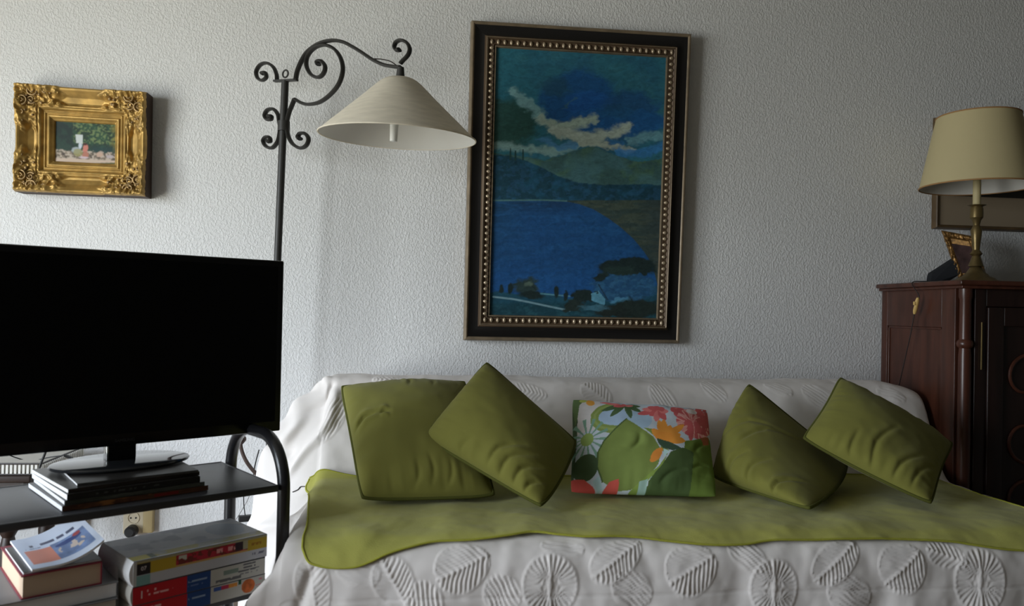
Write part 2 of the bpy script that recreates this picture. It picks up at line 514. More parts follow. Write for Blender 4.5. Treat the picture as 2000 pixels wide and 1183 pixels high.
def cover_base():
    Y = prof[:, 0][:, None]; Z = prof[:, 1][:, None]
    S = sv[None, :]
    e = np.minimum(np.clip((S - XS0) / .03, 0, 1), np.clip((XS1 - S) / .05, 0, 1))
    dropz = .020 * (1 - np.sqrt(1 - (1 - e) ** 2 + 1e-9)) * sstep(.1, .4, Z)
    # soft slouch of the padding and slow undulation of the cloth
    und = (fbm(S * 4 + 3, np.broadcast_to(tl[:, None] * 5, (NT, NS)), 5, 3) - .5) * .016
    front = sstep(-.93, -.99, Y)
    fold = front * (.004 * np.sin(S * 33 + 2 * vnoise(S * 5, S * 0, 3)) + .010 * (fbm(S * 11, np.broadcast_to(tl[:, None] * 3, (NT, NS)), 61, 3) - .5)) * sstep(.50, .25, Z)
    X = np.broadcast_to(S, (NT, NS)).copy()
    Yg = np.broadcast_to(Y, (NT, NS)) - fold - front * und * .6
    Zg = Z + (1 - front) * und * .8 - dropz
    # the backrest sinks towards its right end
    Zg = Zg - sstep(1.55, XS1, X) * sstep(-.42, -.25, Yg) * .02
    P = np.stack([X, Yg, Zg], -1)
    # left skirt
    ed = P[:, 0]
    L = []
    ax, ay, bx, by = -.329, -.888, -.528, -.633
    for k in range(NVL, 0, -1):
        v = k / NVL
        z = ed[:, 2] + (.03 - ed[:, 2]) * v
        frontrow = sstep(-.95, -.985, ed[:, 1])
        ztop = np.maximum(ed[:, 2], .478 * (frontrow > .01))
        d = np.maximum(ztop - z, 0)
        back = sstep(-.62, -.42, ed[:, 1])
        fl = (.10 + .10 * back) * (1 - np.exp(-d / (.17 - .06 * back)))
        fl *= .22 + .78 * sstep(-.16, -.30, ed[:, 1])
        fl *= np.where(frontrow > .01, np.clip(v / .12, 0, 1), 1)
        fl += ((.013 + .009 * back) * np.sin(ed[:, 1] * 44 + .8 + d * 6) + .006 * np.sin(ed[:, 1] * 80 - d * 6)) * np.clip(d / .08, 0, 1)
        x = XS0 - fl
        line = ax + (ed[:, 1] - ay) / (by - ay) * (bx - ax)
        lim = np.where((ed[:, 1] < -.60) & (ed[:, 1] > -.925), np.maximum(line, -.52) + .035, -.6)
        lim = np.where(ed[:, 1] <= -.925, -.42, lim)
        lim = np.where(ed[:, 1] > -.22, -.40, lim)
        x = np.maximum(x, lim)
        bulge = frontrow * .02 * np.clip(v / .2, 0, 1)
        L.append(np.stack([x, ed[:, 1] - bulge, z], -1))
    Lp = np.stack(L, 1)
    ed = P[:, -1]
    Rr = []
    for k in range(1, NVR + 1):
        v = k / NVR
        z = ed[:, 2] + (.03 - ed[:, 2]) * v
        Rr.append(np.stack([ed[:, 0] + .008 * np.ones(NT) * min(1, v * 6), ed[:, 1], z], -1))
    return np.concatenate([Lp, P, np.stack(Rr, 1)], 1)

CB = cover_base()
def grid_normals(P):
    du = np.gradient(P, axis=1); dv = np.gradient(P, axis=0)
    N = np.cross(dv, du)
    return N / (np.linalg.norm(N, axis=2)[..., None] + 1e-12)
CN = grid_normals(CB)
if CN[NT // 2, NVL + NS // 2, 2] < 0:
    CN = -CN
# arc-length coordinates for the embroidery
su = np.concatenate([[0], np.cumsum(np.linalg.norm(np.diff(CB[230], axis=0), axis=1))])
UU = np.broadcast_to(su[None, :], CB.shape[:2]); TT = np.broadcast_to(tl[:, None], CB.shape[:2])
PX, PY = proj(CB)
def pix2ij(px, py, tmin=0, tmax=NT):
    d = (PX[tmin:tmax, :NVL + NS - 6] - px) ** 2 + (PY[tmin:tmax, :NVL + NS - 6] - py) ** 2
    i, j = np.unravel_index(np.argmin(d), d.shape)
    return i + tmin, j
T_SEAT = int(np.argmin(np.abs(prof[:, 0] + .41) + (prof[:, 1] > .56) * 9))
T_TOP = int(np.argmax(prof[:, 1]))

H = np.zeros(CB.shape[:2])
def motif(kind, px, py, L, W, ang, rows):
    global H
    i, j = pix2ij(px, py, *rows)
    a0, b0 = UU[i, j], TT[i, j]
    du = UU - a0; dt = TT - b0
    ca, sa = cos(radians(ang)), sin(radians(ang))
    a = du * ca + dt * sa
    b = -du * sa + dt * ca
    wob = (fbm(UU * 25, TT * 25, 9, 2) - .5) * .010
    if kind == 'leaf':
        q = np.clip(1 - (a / L) ** 2, 0, 1)
        w = W * np.sqrt(q) * (1 - .18 * a / L)
        ins = sstep(0, .006, w - np.abs(b)) * (q > 0)
        rib = np.sin((a * .8 + np.abs(b) * .55 + wob) * 2 * pi / .0098)
        body = ins * (.0022 + .0030 * rib)
        edge = np.exp(-((np.abs(b) - w) / .0025) ** 2) * (q > .0) * .0035
        mid = np.exp(-(b / .003) ** 2) * (np.abs(a) < L) * .004
        Hm = body + edge + mid
    elif kind == 'long':   # leaf ruched along its length
        q = np.clip(1 - (a / L) ** 2, 0, 1)
        w = W * np.sqrt(q)
        ins = sstep(0, .006, w - np.abs(b)) * (q > 0)
        rib = np.sin((b + wob) * 2 * pi / .0105)
        Hm = ins * (.002 + .0032 * rib) + np.exp(-((np.abs(b) - w) / .0025) ** 2) * (q > 0) * .003
    elif kind == 'disc':
        r = np.hypot(a / L, b / W)
        th = np.arctan2(b, a)
        ins = sstep(1.0, .93, r)
        rib = np.sin(th * 30 + wob * 60) * np.clip(r * 2, 0, 1)
        Hm = ins * (.002 + .0030 * rib) + np.exp(-((r - 1) / .05) ** 2) * .0035 + np.exp(-(r / .12) ** 2) * .005
        Hm = Hm + ins * np.exp(-(a / .004) ** 2) * .004
    H = H + Hm

FR = (330, NT)
SEATF = (int(NT * .62), NT)
BK = (T_TOP - 2, T_SEAT)
for args in [
    ('disc', 1075, 1142, .062, .068, 0, SEATF), ('leaf', 905, 1108, .062, .052, -25, SEATF), ('leaf', 772, 1140, .062, .042, 60, SEATF),
    ('leaf', 1205, 1090, .07, .040, -35, SEATF), ('long', 1235, 1150, .05, .04, 40, SEATF), ('leaf', 1352, 1112, .062, .056, -30, SEATF),
    ('disc', 1512, 1150, .056, .066, 0, SEATF), ('leaf', 1635, 1095, .07, .040, -40, SEATF), ('long', 1660, 1160, .055, .045, 30, SEATF),
    ('leaf', 1765, 1110, .058, .058, -40, SEATF), ('disc', 1915, 1135, .062, .075, 0, SEATF), ('leaf', 612, 1150, .07, .036, 80, SEATF),
    ('long', 980, 1160, .045, .04, 60, SEATF), ('long', 1460, 1085, .05, .03, 40, SEATF), ('long', 700, 1115, .05, .03, 20, SEATF),
    ('long', 1100, 1068, .05, .02, 10, SEATF), ('leaf', 1850, 1085, .05, .03, 20, SEATF), ('long', 830, 1178, .05, .04, 80, SEATF),
    ('long', 645, 820, .07, .035, 115, BK), ('leaf', 1165, 768, .055, .038, 40, BK), ('long', 1295, 778, .062, .034, 62, BK),
    ('long', 1395, 762, .05, .026, 50, BK), ('long', 1600, 775, .062, .036, 40, BK), ('leaf', 1030, 765, .06, .03, 10, BK),
    ('long', 1520, 758, .05, .022, 30, BK), ('leaf', 760, 742, .05, .022, 0, BK), ('long', 1740, 770, .05, .02, 20, BK),
]:
    motif(*args)
H = np.clip(H, -.003, .0075) * .5
H = H + (fbm(UU * 14, TT * 14, 21, 3) - .5) * .007
def ridge(pts, amp, wid):
    global H
    ij = [pix2ij(x, y, T_TOP - 4, NT) for x, y in pts]
    q = [(UU[i, j], TT[i, j]) for i, j in ij]
    q = [tuple(p) for p in resample(spline(q, 5), 14)]
    H = H + amp * np.exp(-(segdist(UU, TT, q) / wid) ** 2)
ridge([(634, 742), (610, 775), (585, 820), (560, 858)], .016, .014)
ridge([(655, 770), (640, 830), (600, 880), (575, 915)], .014, .018)
ridge([(648, 752), (622, 800), (590, 850), (566, 885)], -.010, .012)
ridge([(580, 1010), (560, 1080), (540, 1150)], .010, .014)
ridge([(606, 1120), (585, 1183)], -.010, .012)
ridge([(700, 1120), (690, 1183)], 0.0027, 0.0272)
ridge([(1000, 1065), (985, 1120)], 0.0023, 0.0170)
ridge([(1110, 1060), (1150, 1120), (1165, 1183)], -0.0023, 0.0204)
ridge([(1255, 1075), (1275, 1130)], -0.0027, 0.0170)
ridge([(1440, 1075), (1450, 1130), (1440, 1183)], -0.0023, 0.0204)
ridge([(1585, 1075), (1570, 1140)], 0.0023, 0.0204)
ridge([(1700, 1100), (1730, 1150), (1720, 1183)], -0.0027, 0.0238)
ridge([(1840, 1100), (1810, 1183)], -0.0023, 0.0238)
# horizontal crease of the folded bedspread
H = H - np.exp(-((TT - tl[-1] + .33) / .003) ** 2) * .0018
CP = CB + CN * H[..., None]

sofa = thing('sofa', 'long low sofa wrapped in a white embroidered bedspread against the back wall', 'sofa', (.69, -.5, 0))
obj('bedspread', G().grid(CP, flip=True), M_cover, sofa, sharp=None)
obj('seat_base', G().box(-.24, 1.64, -.93, -.12, .12, .44, bev=.03), M_sofabody, sofa)
obj('backrest', G().box(-.24, 1.64, -.25, -.12, .44, .73, bev=.03), M_sofabody, sofa)
for x, y in ((-.18, -.85), (1.58, -.85), (-.18, -.18), (1.58, -.18)):
    obj('leg', G().lathe([(0, .12), (.03, .12), (.022, 0), (0, 0)], 16, (x, y, 0)), M_woodleg, sofa)

# ------------------------------------------------------------------ green blanket
def uvpix(pts):
    out = []
    for px, py in pts:
        i, j = pix2ij(px, py, T_SEAT - 6, NT)
        out.append((j, i))
    return np.array(out, float)
left_c = uvpix([(604, 934), (603, 965), (604, 1000), (600, 1030), (594, 1055), (592, 1075)])
front_c = uvpix([(592, 1075), (602, 1095), (622, 1106), (650, 1109), (690, 1106), (720, 1097), (760, 1084), (800, 1072), (850, 1064), (920, 1058),
                 (1000, 1050), (1040, 1046), (1090, 1050), (1150, 1054), (1230, 1054), (1300, 1060), (1380, 1066), (1450, 1066), (1500, 1060),
                 (1560, 1057), (1650, 1057), (1750, 1057), (1850, 1060), (1900, 1068), (1950, 1074), (1990, 1076)])
jr = NVL + NS - 10
ir = front_c[-1][1] + 2
front_c = np.concatenate([front_c, [[jr - 8, ir], [jr - 2, ir - 6]]])
right_c0 = (jr - 2, ir - 6)
back_c = np.array([(left_c[0][0], left_c[0][1]), (NVL + 60, T_SEAT + 6), (NVL + 200, T_SEAT + 3), (NVL + 400, T_SEAT + 4), (NVL + 560, T_SEAT + 3), (jr - 22, T_SEAT + 1)])
right_c = np.array([(jr - 22, T_SEAT + 1), (jr - 14, T_SEAT + 20), (jr - 12, T_SEAT + 60), (jr - 8, (T_SEAT + ir) / 2), right_c0])
NA, NB = 420, 170
fc = resample(spline(front_c, 6), NA); bc = resample(spline(back_c, 6), NA)
lc = resample(spline(left_c, 6), NB); rc = resample(spline(right_c, 6), NB)
ua = np.linspace(0, 1, NA)[None, :, None]; vb = np.linspace(0, 1, NB)[:, None, None]
ST = (1 - vb) * bc[None] + vb * fc[None] + (1 - ua) * lc[:, None] + ua * rc[:, None] \
    - ((1 - ua) * (1 - vb) * bc[0] + ua * (1 - vb) * bc[-1] + (1 - ua) * vb * fc[0] + ua * vb * fc[-1])
def bil(A, st):
    x = np.clip(st[..., 0], 0, A.shape[1] - 1.001); y = np.clip(st[..., 1], 0, A.shape[0] - 1.001)
    xi = x.astype(int); yi = y.astype(int); fx = (x - xi)[..., None]; fy = (y - yi)[..., None]
    return (A[yi, xi] * (1 - fx) + A[yi, xi + 1] * fx) * (1 - fy) + (A[yi + 1, xi] * (1 - fx) + A[yi + 1, xi + 1] * fx) * fy
BP = bil(CB, ST); BN = bil(CN, ST)
ar = np.linspace(0, 1, NA)[None, :]; br = np.linspace(0, 1, NB)[:, None]
wav = (fbm(ar * 26, br * 8, 31, 3) - .45) * .008 + .002 * np.sin(ar * 60 + br * 4)
fold_e = np.exp(-((1 - br) / .03) ** 2) * .0015
lift = .0095 + np.clip(wav, -.003, .01) * (.5 + .5 * br) + fold_e
# rucked corner behind the right-hand cushion
ruck = np.exp(-(((ar - .975) / .018) ** 2 + ((br - .03) / .12) ** 2)) * .045
lift = lift + ruck
BPt = BP + BN * lift[..., None]
BPb = BP + BN * .0075
g = G()
g.grid(BPt, flip=True)
rim = lambda A: np.concatenate([A[0, :], A[1:, -1], A[-1, :-1][::-1], A[1:-1, 0][::-1]])
blanket = thing('blanket', 'thin lime green fleece blanket spread over the sofa seat', 'blanket', tuple(BP[NB // 2, NA // 2]))
rt, rb = rim(BPt), rim(BPb)
g.grid(np.stack([np.concatenate([rt, rt[:1]]), np.concatenate([rb, rb[:1]])], 0), flip=False)
obj('fleece', g, M_blanket, blanket, sharp=None)
path = resample((rt * .55 + rb * .45), 900)
g = G().tube(path, .0030, 6, closed=False, sx=1.0, sy=.9)
# stitches of the overlocked edge
obj('stitched_edge', g, M_blanket_edge, blanket, sharp=None)

# ------------------------------------------------------------------ cushions
def cushion(name, label, corners, thick, m_front, piping=None, bow=(.05, .05, .05, .05), wrinkles=(), n=110, colfn=None, group=None, soft=.5, sag=0.0):
    """corners TL,TR,BR,BL in 3-D. wrinkles: (u0,v0,u1,v1,width,depth) creases in uv 0..1"""
    C4 = [np.asarray(c, float) for c in corners]
    cen = sum(C4) / 4
    t = thing(name, label, 'cushion', (cen[0], cen[1], min(c[2] for c in C4)), 0, group)
    a = np.linspace(-1, 1, n)
    a = np.sin(a * pi / 2) * .35 + a * .65
    U, V = np.meshgrid(a, a)
    # bow the edges inwards (corners stay out)
    bt, brt, bb, bl = bow
    u2 = np.where(U > 0, U * (1 - brt * (1 - V ** 2) * np.abs(U)), U * (1 - bl * (1 - V ** 2) * np.abs(U)))
    v2 = np.where(V > 0, V * (1 - bb * (1 - U ** 2) * np.abs(V)), V * (1 - bt * (1 - U ** 2) * np.abs(V)))
    # blunt corners
    cr = np.clip((np.abs(U) * np.abs(V)) ** 6, 0, 1)
    u2 = u2 * (1 - .03 * cr); v2 = v2 * (1 - .03 * cr)
    hgt = thick * (np.clip((1 - U ** 2) * (1 - V ** 2), 0, 1) ** soft)
    edge = np.clip((1 - U ** 2) * (1 - V ** 2) * 6, 0, 1)
    uu, vv = (U + 1) / 2, (V + 1) / 2
    w = np.zeros_like(U)
    def uvof(px, py):
        cs = np.array([proj(c) for c in C4]); q = np.array([.5, .5])
        for _ in range(12):
            f = lambda q: (cs[0] * (1 - q[0]) + cs[1] * q[0]) * (1 - q[1]) + (cs[3] * (1 - q[0]) + cs[2] * q[0]) * q[1] - [px, py]
            f0 = f(q); J = np.stack([(f(q + [1e-4, 0]) - f0) / 1e-4, (f(q + [0, 1e-4]) - f0) / 1e-4], 1)
            q = q - np.linalg.solve(J, f0)
        return q
    for (x0, y0, x1, y1, wd, dp) in wrinkles:
        x0, y0 = uvof(x0, y0); x1, y1 = uvof(x1, y1)
        # curved crease with soft shoulders
        xm, ym = (x0 + x1) / 2 + (y1 - y0) * .14, (y0 + y1) / 2 - (x1 - x0) * .14
        pts = [tuple(p) for p in resample(spline([(x0, y0), (xm, ym), (x1, y1)], 4), 7)]
        d = segdist(uu, vv, pts)
        tt = np.clip(((uu - x0) * (x1 - x0) + (vv - y0) * (y1 - y0)) / ((x1 - x0) ** 2 + (y1 - y0) ** 2), 0, 1)
        tp = np.sin(np.clip(tt, .03, .97) * pi) ** .7
        w += tp * (-dp * np.exp(-(d / wd) ** 2) + dp * .5 * np.exp(-((d - wd * 2.6) / (wd * 1.9)) ** 2))
    # gathers along the seams
    rng = sum(ord(q) for q in label)
    gat = (vnoise(uu * 26, vv * 3, rng) - .5) * np.exp(-(1 - np.abs(V)) / .16) + (vnoise(uu * 3, vv * 26, rng + 4) - .5) * np.exp(-(1 - np.abs(U)) / .16)
    lump = (fbm(uu * 3.2, vv * 3.2, rng + 1, 3) - .5)
    hf = hgt + edge * (w + gat * .008 + lump * .014)
    hb = hgt * .7 + edge * lump * .01
    P0 = quadmap(C4, (u2 + 1) / 2, (v2 + 1) / 2, 0)
    sagv = np.array([0, 0, -1.0]) * sag * (1 - U ** 2)[..., None] * np.clip(V, 0, 1)[..., None]
    P0 = P0 + sagv
    N = np.cross(C4[3] - C4[0], C4[1] - C4[0]); N /= np.linalg.norm(N)
    g = G()
    col = None if colfn is None else colfn(uu, vv)
    g.grid(P0 + N * hf[..., None], flip=True, col=col)
    g.grid(P0 - N * hb[..., None], flip=False, col=col)
    obj('cushion_cover', g, m_front, t, sharp=None)
    if piping:
        rp = rim(P0)
        rp = rp[np.concatenate([[True], np.linalg.norm(np.diff(rp, axis=0), axis=1) > 1e-5])]
        obj('piping', G().tube(rp, .0048, 7, closed=True), piping, t, sharp=None)
    return t

ZS = .505
cushion('cushion', 'olive square cushion leaning upright, leftmost of the four plain green ones',
        [at(665, 753, y=-.335), at(909, 744, y=-.335), at(968, 968, z=ZS + .01), at(706, 975, z=ZS + .01)], .085, M_cushion, M_piping,
        bow=(.02, .04, -.01, .02), wrinkles=[(694, 868, 738, 850, .013, .011), (744, 852, 764, 853, .012, .010), (790, 754, 800, 790, .012, .003), (838, 757, 846, 790, .014, .002),
        (815, 935, 808, 968, .014, .0025), (838, 925, 842, 966, .016, .003), (880, 930, 872, 966, .014, .0025)])
cushion('cushion', 'olive cushion standing on its corner, overlapping the upright square one',
        [at(826, 852, y=-.61), at(950, 706, y=-.49), at(1126, 862, y=-.57), at(1058, 990, z=ZS + .012)], .085, M_cushion, M_piping,
        bow=(.02, .02, -.05, .0), wrinkles=[(955, 930, 1030, 900, .014, .005), (975, 950, 1050, 915, .014, .006), (1000, 966, 1068, 932, .014, .006), (1020, 978, 1070, 955, .012, .006), (905, 905, 930, 880, .02, .004)])

def flor(u, v):
    # design drawn in a 1700 x 1180 field
    TL, TR, BR, BL = (140, 85), (1500, 205), (1600, 1095), (120, 1030)
    X = (TL[0] * (1 - u) + TR[0] * u) * (1 - v) + (BL[0] * (1 - u) + BR[0] * u) * v
    Y = (TL[1] * (1 - u) + TR[1] * u) * (1 - v) + (BL[1] * (1 - u) + BR[1] * u) * v
    K = 1.6
    C = np.zeros(u.shape + (3,)) + srn((176, 186, 196), K)
    nz = fbm(X / 60, Y / 60, 3, 3)
    def put(mask, c, k=K):
        C[mask] = srn(c, k)
    put((X < 400) & (Y < 520), (192, 188, 188))
    put(((X - 520) / 170) ** 2 + ((Y - 400) / 110) ** 2 < 1, (150, 174, 200))
    put(((X - 760) / 130) ** 2 + ((Y - 440) / 120) ** 2 < 1, (150, 176, 198))
    # green stem loop
    d = segdist(X, Y, [(520, 225), (400, 270), (335, 350), (325, 430), (380, 500), (470, 530), (560, 540)])
    put(d < 38, (122, 140, 70)); put(d < 12, (136, 152, 84))
    # left dark edge
    put(X < 185 - (Y - 85) * .05, (70, 88, 62)); 
    put(inpoly(X, Y, [(190, 90), (260, 120), (200, 190), (175, 330), (150, 420), (130, 85)]), (90, 112, 70))
    put(((X - 310) / 42) ** 2 + ((Y - 165) / 52) ** 2 < 1, (214, 150, 50)); put(((X - 240) / 40) ** 2 + ((Y - 130) / 26) ** 2 < 1, (160, 170, 80))
    # spiky pale flower
    ang = np.arctan2(Y - 600, X - 255); r = np.hypot(X - 255, Y - 600)
    put((r < 210) & (np.sin(ang * 14) > .45) & (r > 50), (110, 148, 128)); put(r < 62, (136, 160, 84))
    # top leaves
    for (x1, y1) in ((400, 310), (480, 395), (685, 425), (790, 340), (790, 245)):
        cx, cy = 640, 225
        L = math.hypot(x1 - cx, y1 - cy); ux, uy = (x1 - cx) / L, (y1 - cy) / L
        a = (X - cx) * ux + (Y - cy) * uy; b = -(X - cx) * uy + (Y - cy) * ux
        put((a > 0) & (a < L) & (np.abs(b) < 32 * np.sin(np.clip(a / L, 0, 1) * pi) ** .7), (72, 96, 62))
    # coral petals
    def petal(cx, cy, x1, y1, w, c):
        L = math.hypot(x1 - cx, y1 - cy); ux, uy = (x1 - cx) / L, (y1 - cy) / L
        a = (X - cx) * ux + (Y - cy) * uy; b = -(X - cx) * uy + (Y - cy) * ux
        put((a > 0) & (a < L) & (np.abs(b) < w * np.sin(np.clip(a / L, 0, 1) * pi) ** .6), c)
    red, pink = (190, 84, 86), (204, 112, 110)
    petal(640, 240, 400, 165, 26, pink); petal(640, 240, 520, 250, 24, red); petal(640, 245, 620, 190, 22, red); petal(640, 245, 720, 225, 22, pink)
    for x1, y1, c in ((750, 370, red), (800, 290, pink), (860, 250, red), (930, 240, red), (870, 390, red), (930, 460, pink), (1030, 440, red), (1060, 330, pink), (1020, 270, red)):
        petal(960, 310, x1, y1, 36, c)
    for x1, y1, c in ((1100, 240, red), (1180, 240, pink), (1230, 260, red), (1150, 390, red), (1080, 290, red)):
        petal(1150, 300, x1, y1, 40, c)
    big = ((X - 1340) / 200) ** 2 + ((Y - 430) / 190) ** 2 < 1
    ang = np.arctan2(Y - 440, X - 1310); rr = np.hypot(X - 1310, Y - 440)
    put(big, (206, 140, 136)); put(big & (np.sin(ang * 9 + rr * .02) > -.25), red); put(big & (np.sin(ang * 17 - rr * .03) > .75), (216, 160, 150))
    put((X > 1360) & (Y < 560) & (nz > .42), (180, 78, 78)); put(((X - 1310) / 62) ** 2 + ((Y - 290) / 40) ** 2 < 1, (205, 196, 196))
    for cx, x1, y1 in ((1290, 1230, 480), (1290, 1290, 660), (1340, 1400, 560)):
        petal(cx, 420, x1, y1, 36, red)
    # big green heart
    put(inpoly(X, Y, [(640, 430), (780, 550), (900, 640), (985, 760), (960, 880), (860, 990), (720, 1045), (560, 1045), (430, 980), (365, 860), (360, 740), (420, 640), (520, 540)]), (112, 128, 62))
    dd = segdist(X, Y, [(640, 430), (520, 540), (420, 640), (362, 740), (366, 860), (430, 980)]); put(dd < 7, (74, 92, 50))
    put(inpoly(X, Y, [(800, 545), (910, 560), (950, 660), (985, 760), (1040, 800), (960, 900), (800, 1000), (700, 1060), (780, 1070), (1000, 900), (1060, 760)]), (118, 140, 60))
    # dark green masses
    put(((X - 250) / 125) ** 2 + ((Y - 850) / 115) ** 2 < 1, (66, 84, 56))
    put(inpoly(X, Y, [(870, 1100), (880, 1000), (1000, 880), (1080, 770), (1200, 730), (1330, 740), (1330, 1100)]), (66, 84, 46))
    put(inpoly(X, Y, [(1220, 660), (1320, 640), (1500, 560), (1620, 700), (1640, 1120), (1310, 1110), (1320, 760), (1220, 730)]), (92, 112, 44))
    put(inpoly(X, Y, [(1400, 600), (1500, 560), (1510, 640), (1440, 660)]), (150, 84, 50))
    # orange flower
    for x1, y1 in ((880, 560), (960, 440), (1010, 430), (1220, 480), (1180, 600), (1230, 660), (1080, 500)):
        petal(1000, 660, x1, y1, 40, (216, 138, 34))
    put(((X - 1010) / 100) ** 2 + ((Y - 630) / 45) ** 2 < 1, (214, 134, 32))
    petal(990, 740, 880, 860, 42, (208, 128, 38))
    put(inpoly(X, Y, [(930, 650), (1060, 680), (1190, 735), (1100, 760), (1000, 740), (950, 700)]), (60, 80, 62))
    put(inpoly(X, Y, [(1000, 745), (1070, 765), (1010, 815)]), (170, 200, 200))
    # bottom
    put(inpoly(X, Y, [(120, 925), (250, 950), (340, 1010), (400, 1060), (110, 1040)]), (196, 74, 66))
    put(inpoly(X, Y, [(440, 1050), (500, 985), (590, 970), (600, 1060)]), (196, 78, 66))
    put(inpoly(X, Y, [(330, 975), (390, 935), (440, 1030), (400, 1045)]), (160, 186, 190)); put(inpoly(X, Y, [(790, 1080), (790, 1000), (870, 985), (880, 1090)]), (140, 170, 160))
    C *= (.94 + .12 * nz)[..., None]
    C = C * .9 + C.mean(-1, keepdims=True) * .1
    return C

cushion('floral_cushion', 'small rectangular cushion printed with coral and orange flowers on green', 
        [at(1116, 778, y=-.42), at(1383, 799, y=-.42), at(1402, 972, z=ZS + .008), at(1112, 963, z=ZS + .008)], .062, M_floral, None,
        bow=(.07, .03, .02, .03), n=240, colfn=flor, wrinkles=[(1350, 905, 1378, 885, .014, .004), (1240, 875, 1222, 905, .02, .005), (1345, 935, 1385, 925, .014, .003), (1280, 960, 1340, 935, .016, .004)])
cushion('cushion', 'olive cushion resting on its corner just right of the floral one, lower half creased',
        [at(1390, 930, y=-.56), at(1462, 748, y=-.42), at(1656, 905, y=-.50), at(1582, 994, z=ZS + .012)], .085, M_cushion, M_piping,
        bow=(-.05, .02, -.10, -.02), wrinkles=[(1420, 875, 1560, 880, .016, .005), (1455, 905, 1610, 900, .016, .006), (1430, 950, 1490, 915, .016, .006), (1470, 965, 1530, 930, .014, .006), (1505, 986, 1592, 962, .012, .009)])
cushion('cushion', 'olive cushion tipped sideways at the far right, nearest the dark cabinet',
        [at(1567, 855, y=-.62), at(1640, 736, y=-.48), at(1862, 866, y=-.54), at(1820, 984, z=ZS + .012)], .082, M_cushion, M_piping,
        bow=(.05, .02, .05, -.05), wrinkles=[(1680, 930, 1668, 868, .016, .0045), (1705, 935, 1738, 870, .016, .0055), (1740, 960, 1795, 920, .015, .0055), (1775, 972, 1830, 935, .013, .004)])

# ------------------------------------------------------------------ large painting
pc = [at(920, 38, y=-.045), at(1352, 65, y=-.045), at(1328, 672, y=-.035), at(905, 665, y=-.035)]
PWd = np.linalg.norm(pc[1] - pc[0]); PHt = np.linalg.norm(pc[3] - pc[0])
painting = thing('framed_painting', 'large portrait format painting of a blue mountain lake in a black and gold frame', 'painting', tuple((pc[2] + pc[3]) / 2))
def frame_ring(corners, W, Hh, e0, e1, h0, h1, k=1):
    """a mitred ring between distances e0..e1 (metres) from the outer edge, heights h0..h1"""
    g = G()
    steps = len(h0) if isinstance(h0, (list, tuple)) else None
    prof = list(zip(np.linspace(e0, e1, steps), h0)) if steps else [(e0, h0), (e1, h1)]
    P = []
    for e, h in prof:
        a, b = e / W, e / Hh
        uv = [(a, b), (1 - a, b), (1 - a, 1 - b), (a, 1 - b), (a, b)]
        P.append([quadmap(corners, u, v, h) for u, v in uv])
    g.grid(np.array(P), flip=True)
    return g
f1 = frame_ring(pc, PWd, PHt, 0, .015, [-.028, 0, .004, .005, .004, .001], None)
obj('outer_edge', f1, M_champ, painting, smooth=False)
obj('black_band', frame_ring(pc, PWd, PHt, .015, .050, [.001, -.002, -.004, -.004, -.002], None), M_blackframe, painting, sharp=60)
obj('gilt_band', frame_ring(pc, PWd, PHt, .050, .090, [-.002, .006, .009, .0095, .004, .003, .003, .004, .005, -.004, -.010], None), M_beadback, painting, sharp=60)
g = G()
eb = .074
a, b = eb / PWd, eb / PHt
NBX, NBY = 29, 46
for k in range(NBX):
    for v in (b, 1 - b):
        g.sphere(quadmap(pc, a + (1 - 2 * a) * k / (NBX - 1), v, .005), .0082, 8, (.75, .7, 1.1))
for k in range(1, NBY - 1):
    for u in (a, 1 - a):
        g.sphere(quadmap(pc, u, b + (1 - 2 * b) * k / (NBY - 1), .005), .0082, 8, (1.1, .7, .75))
obj('beading', g, M_bead, painting, sharp=None)
obj('inner_edge', frame_ring(pc, PWd, PHt, .056, .060, [.0088, .0115, .0095], None), M_champ, painting)
obj('sight_edge', frame_ring(pc, PWd, PHt, .086, .0925, [.004, .0045, -.006], None), M_champ, painting)

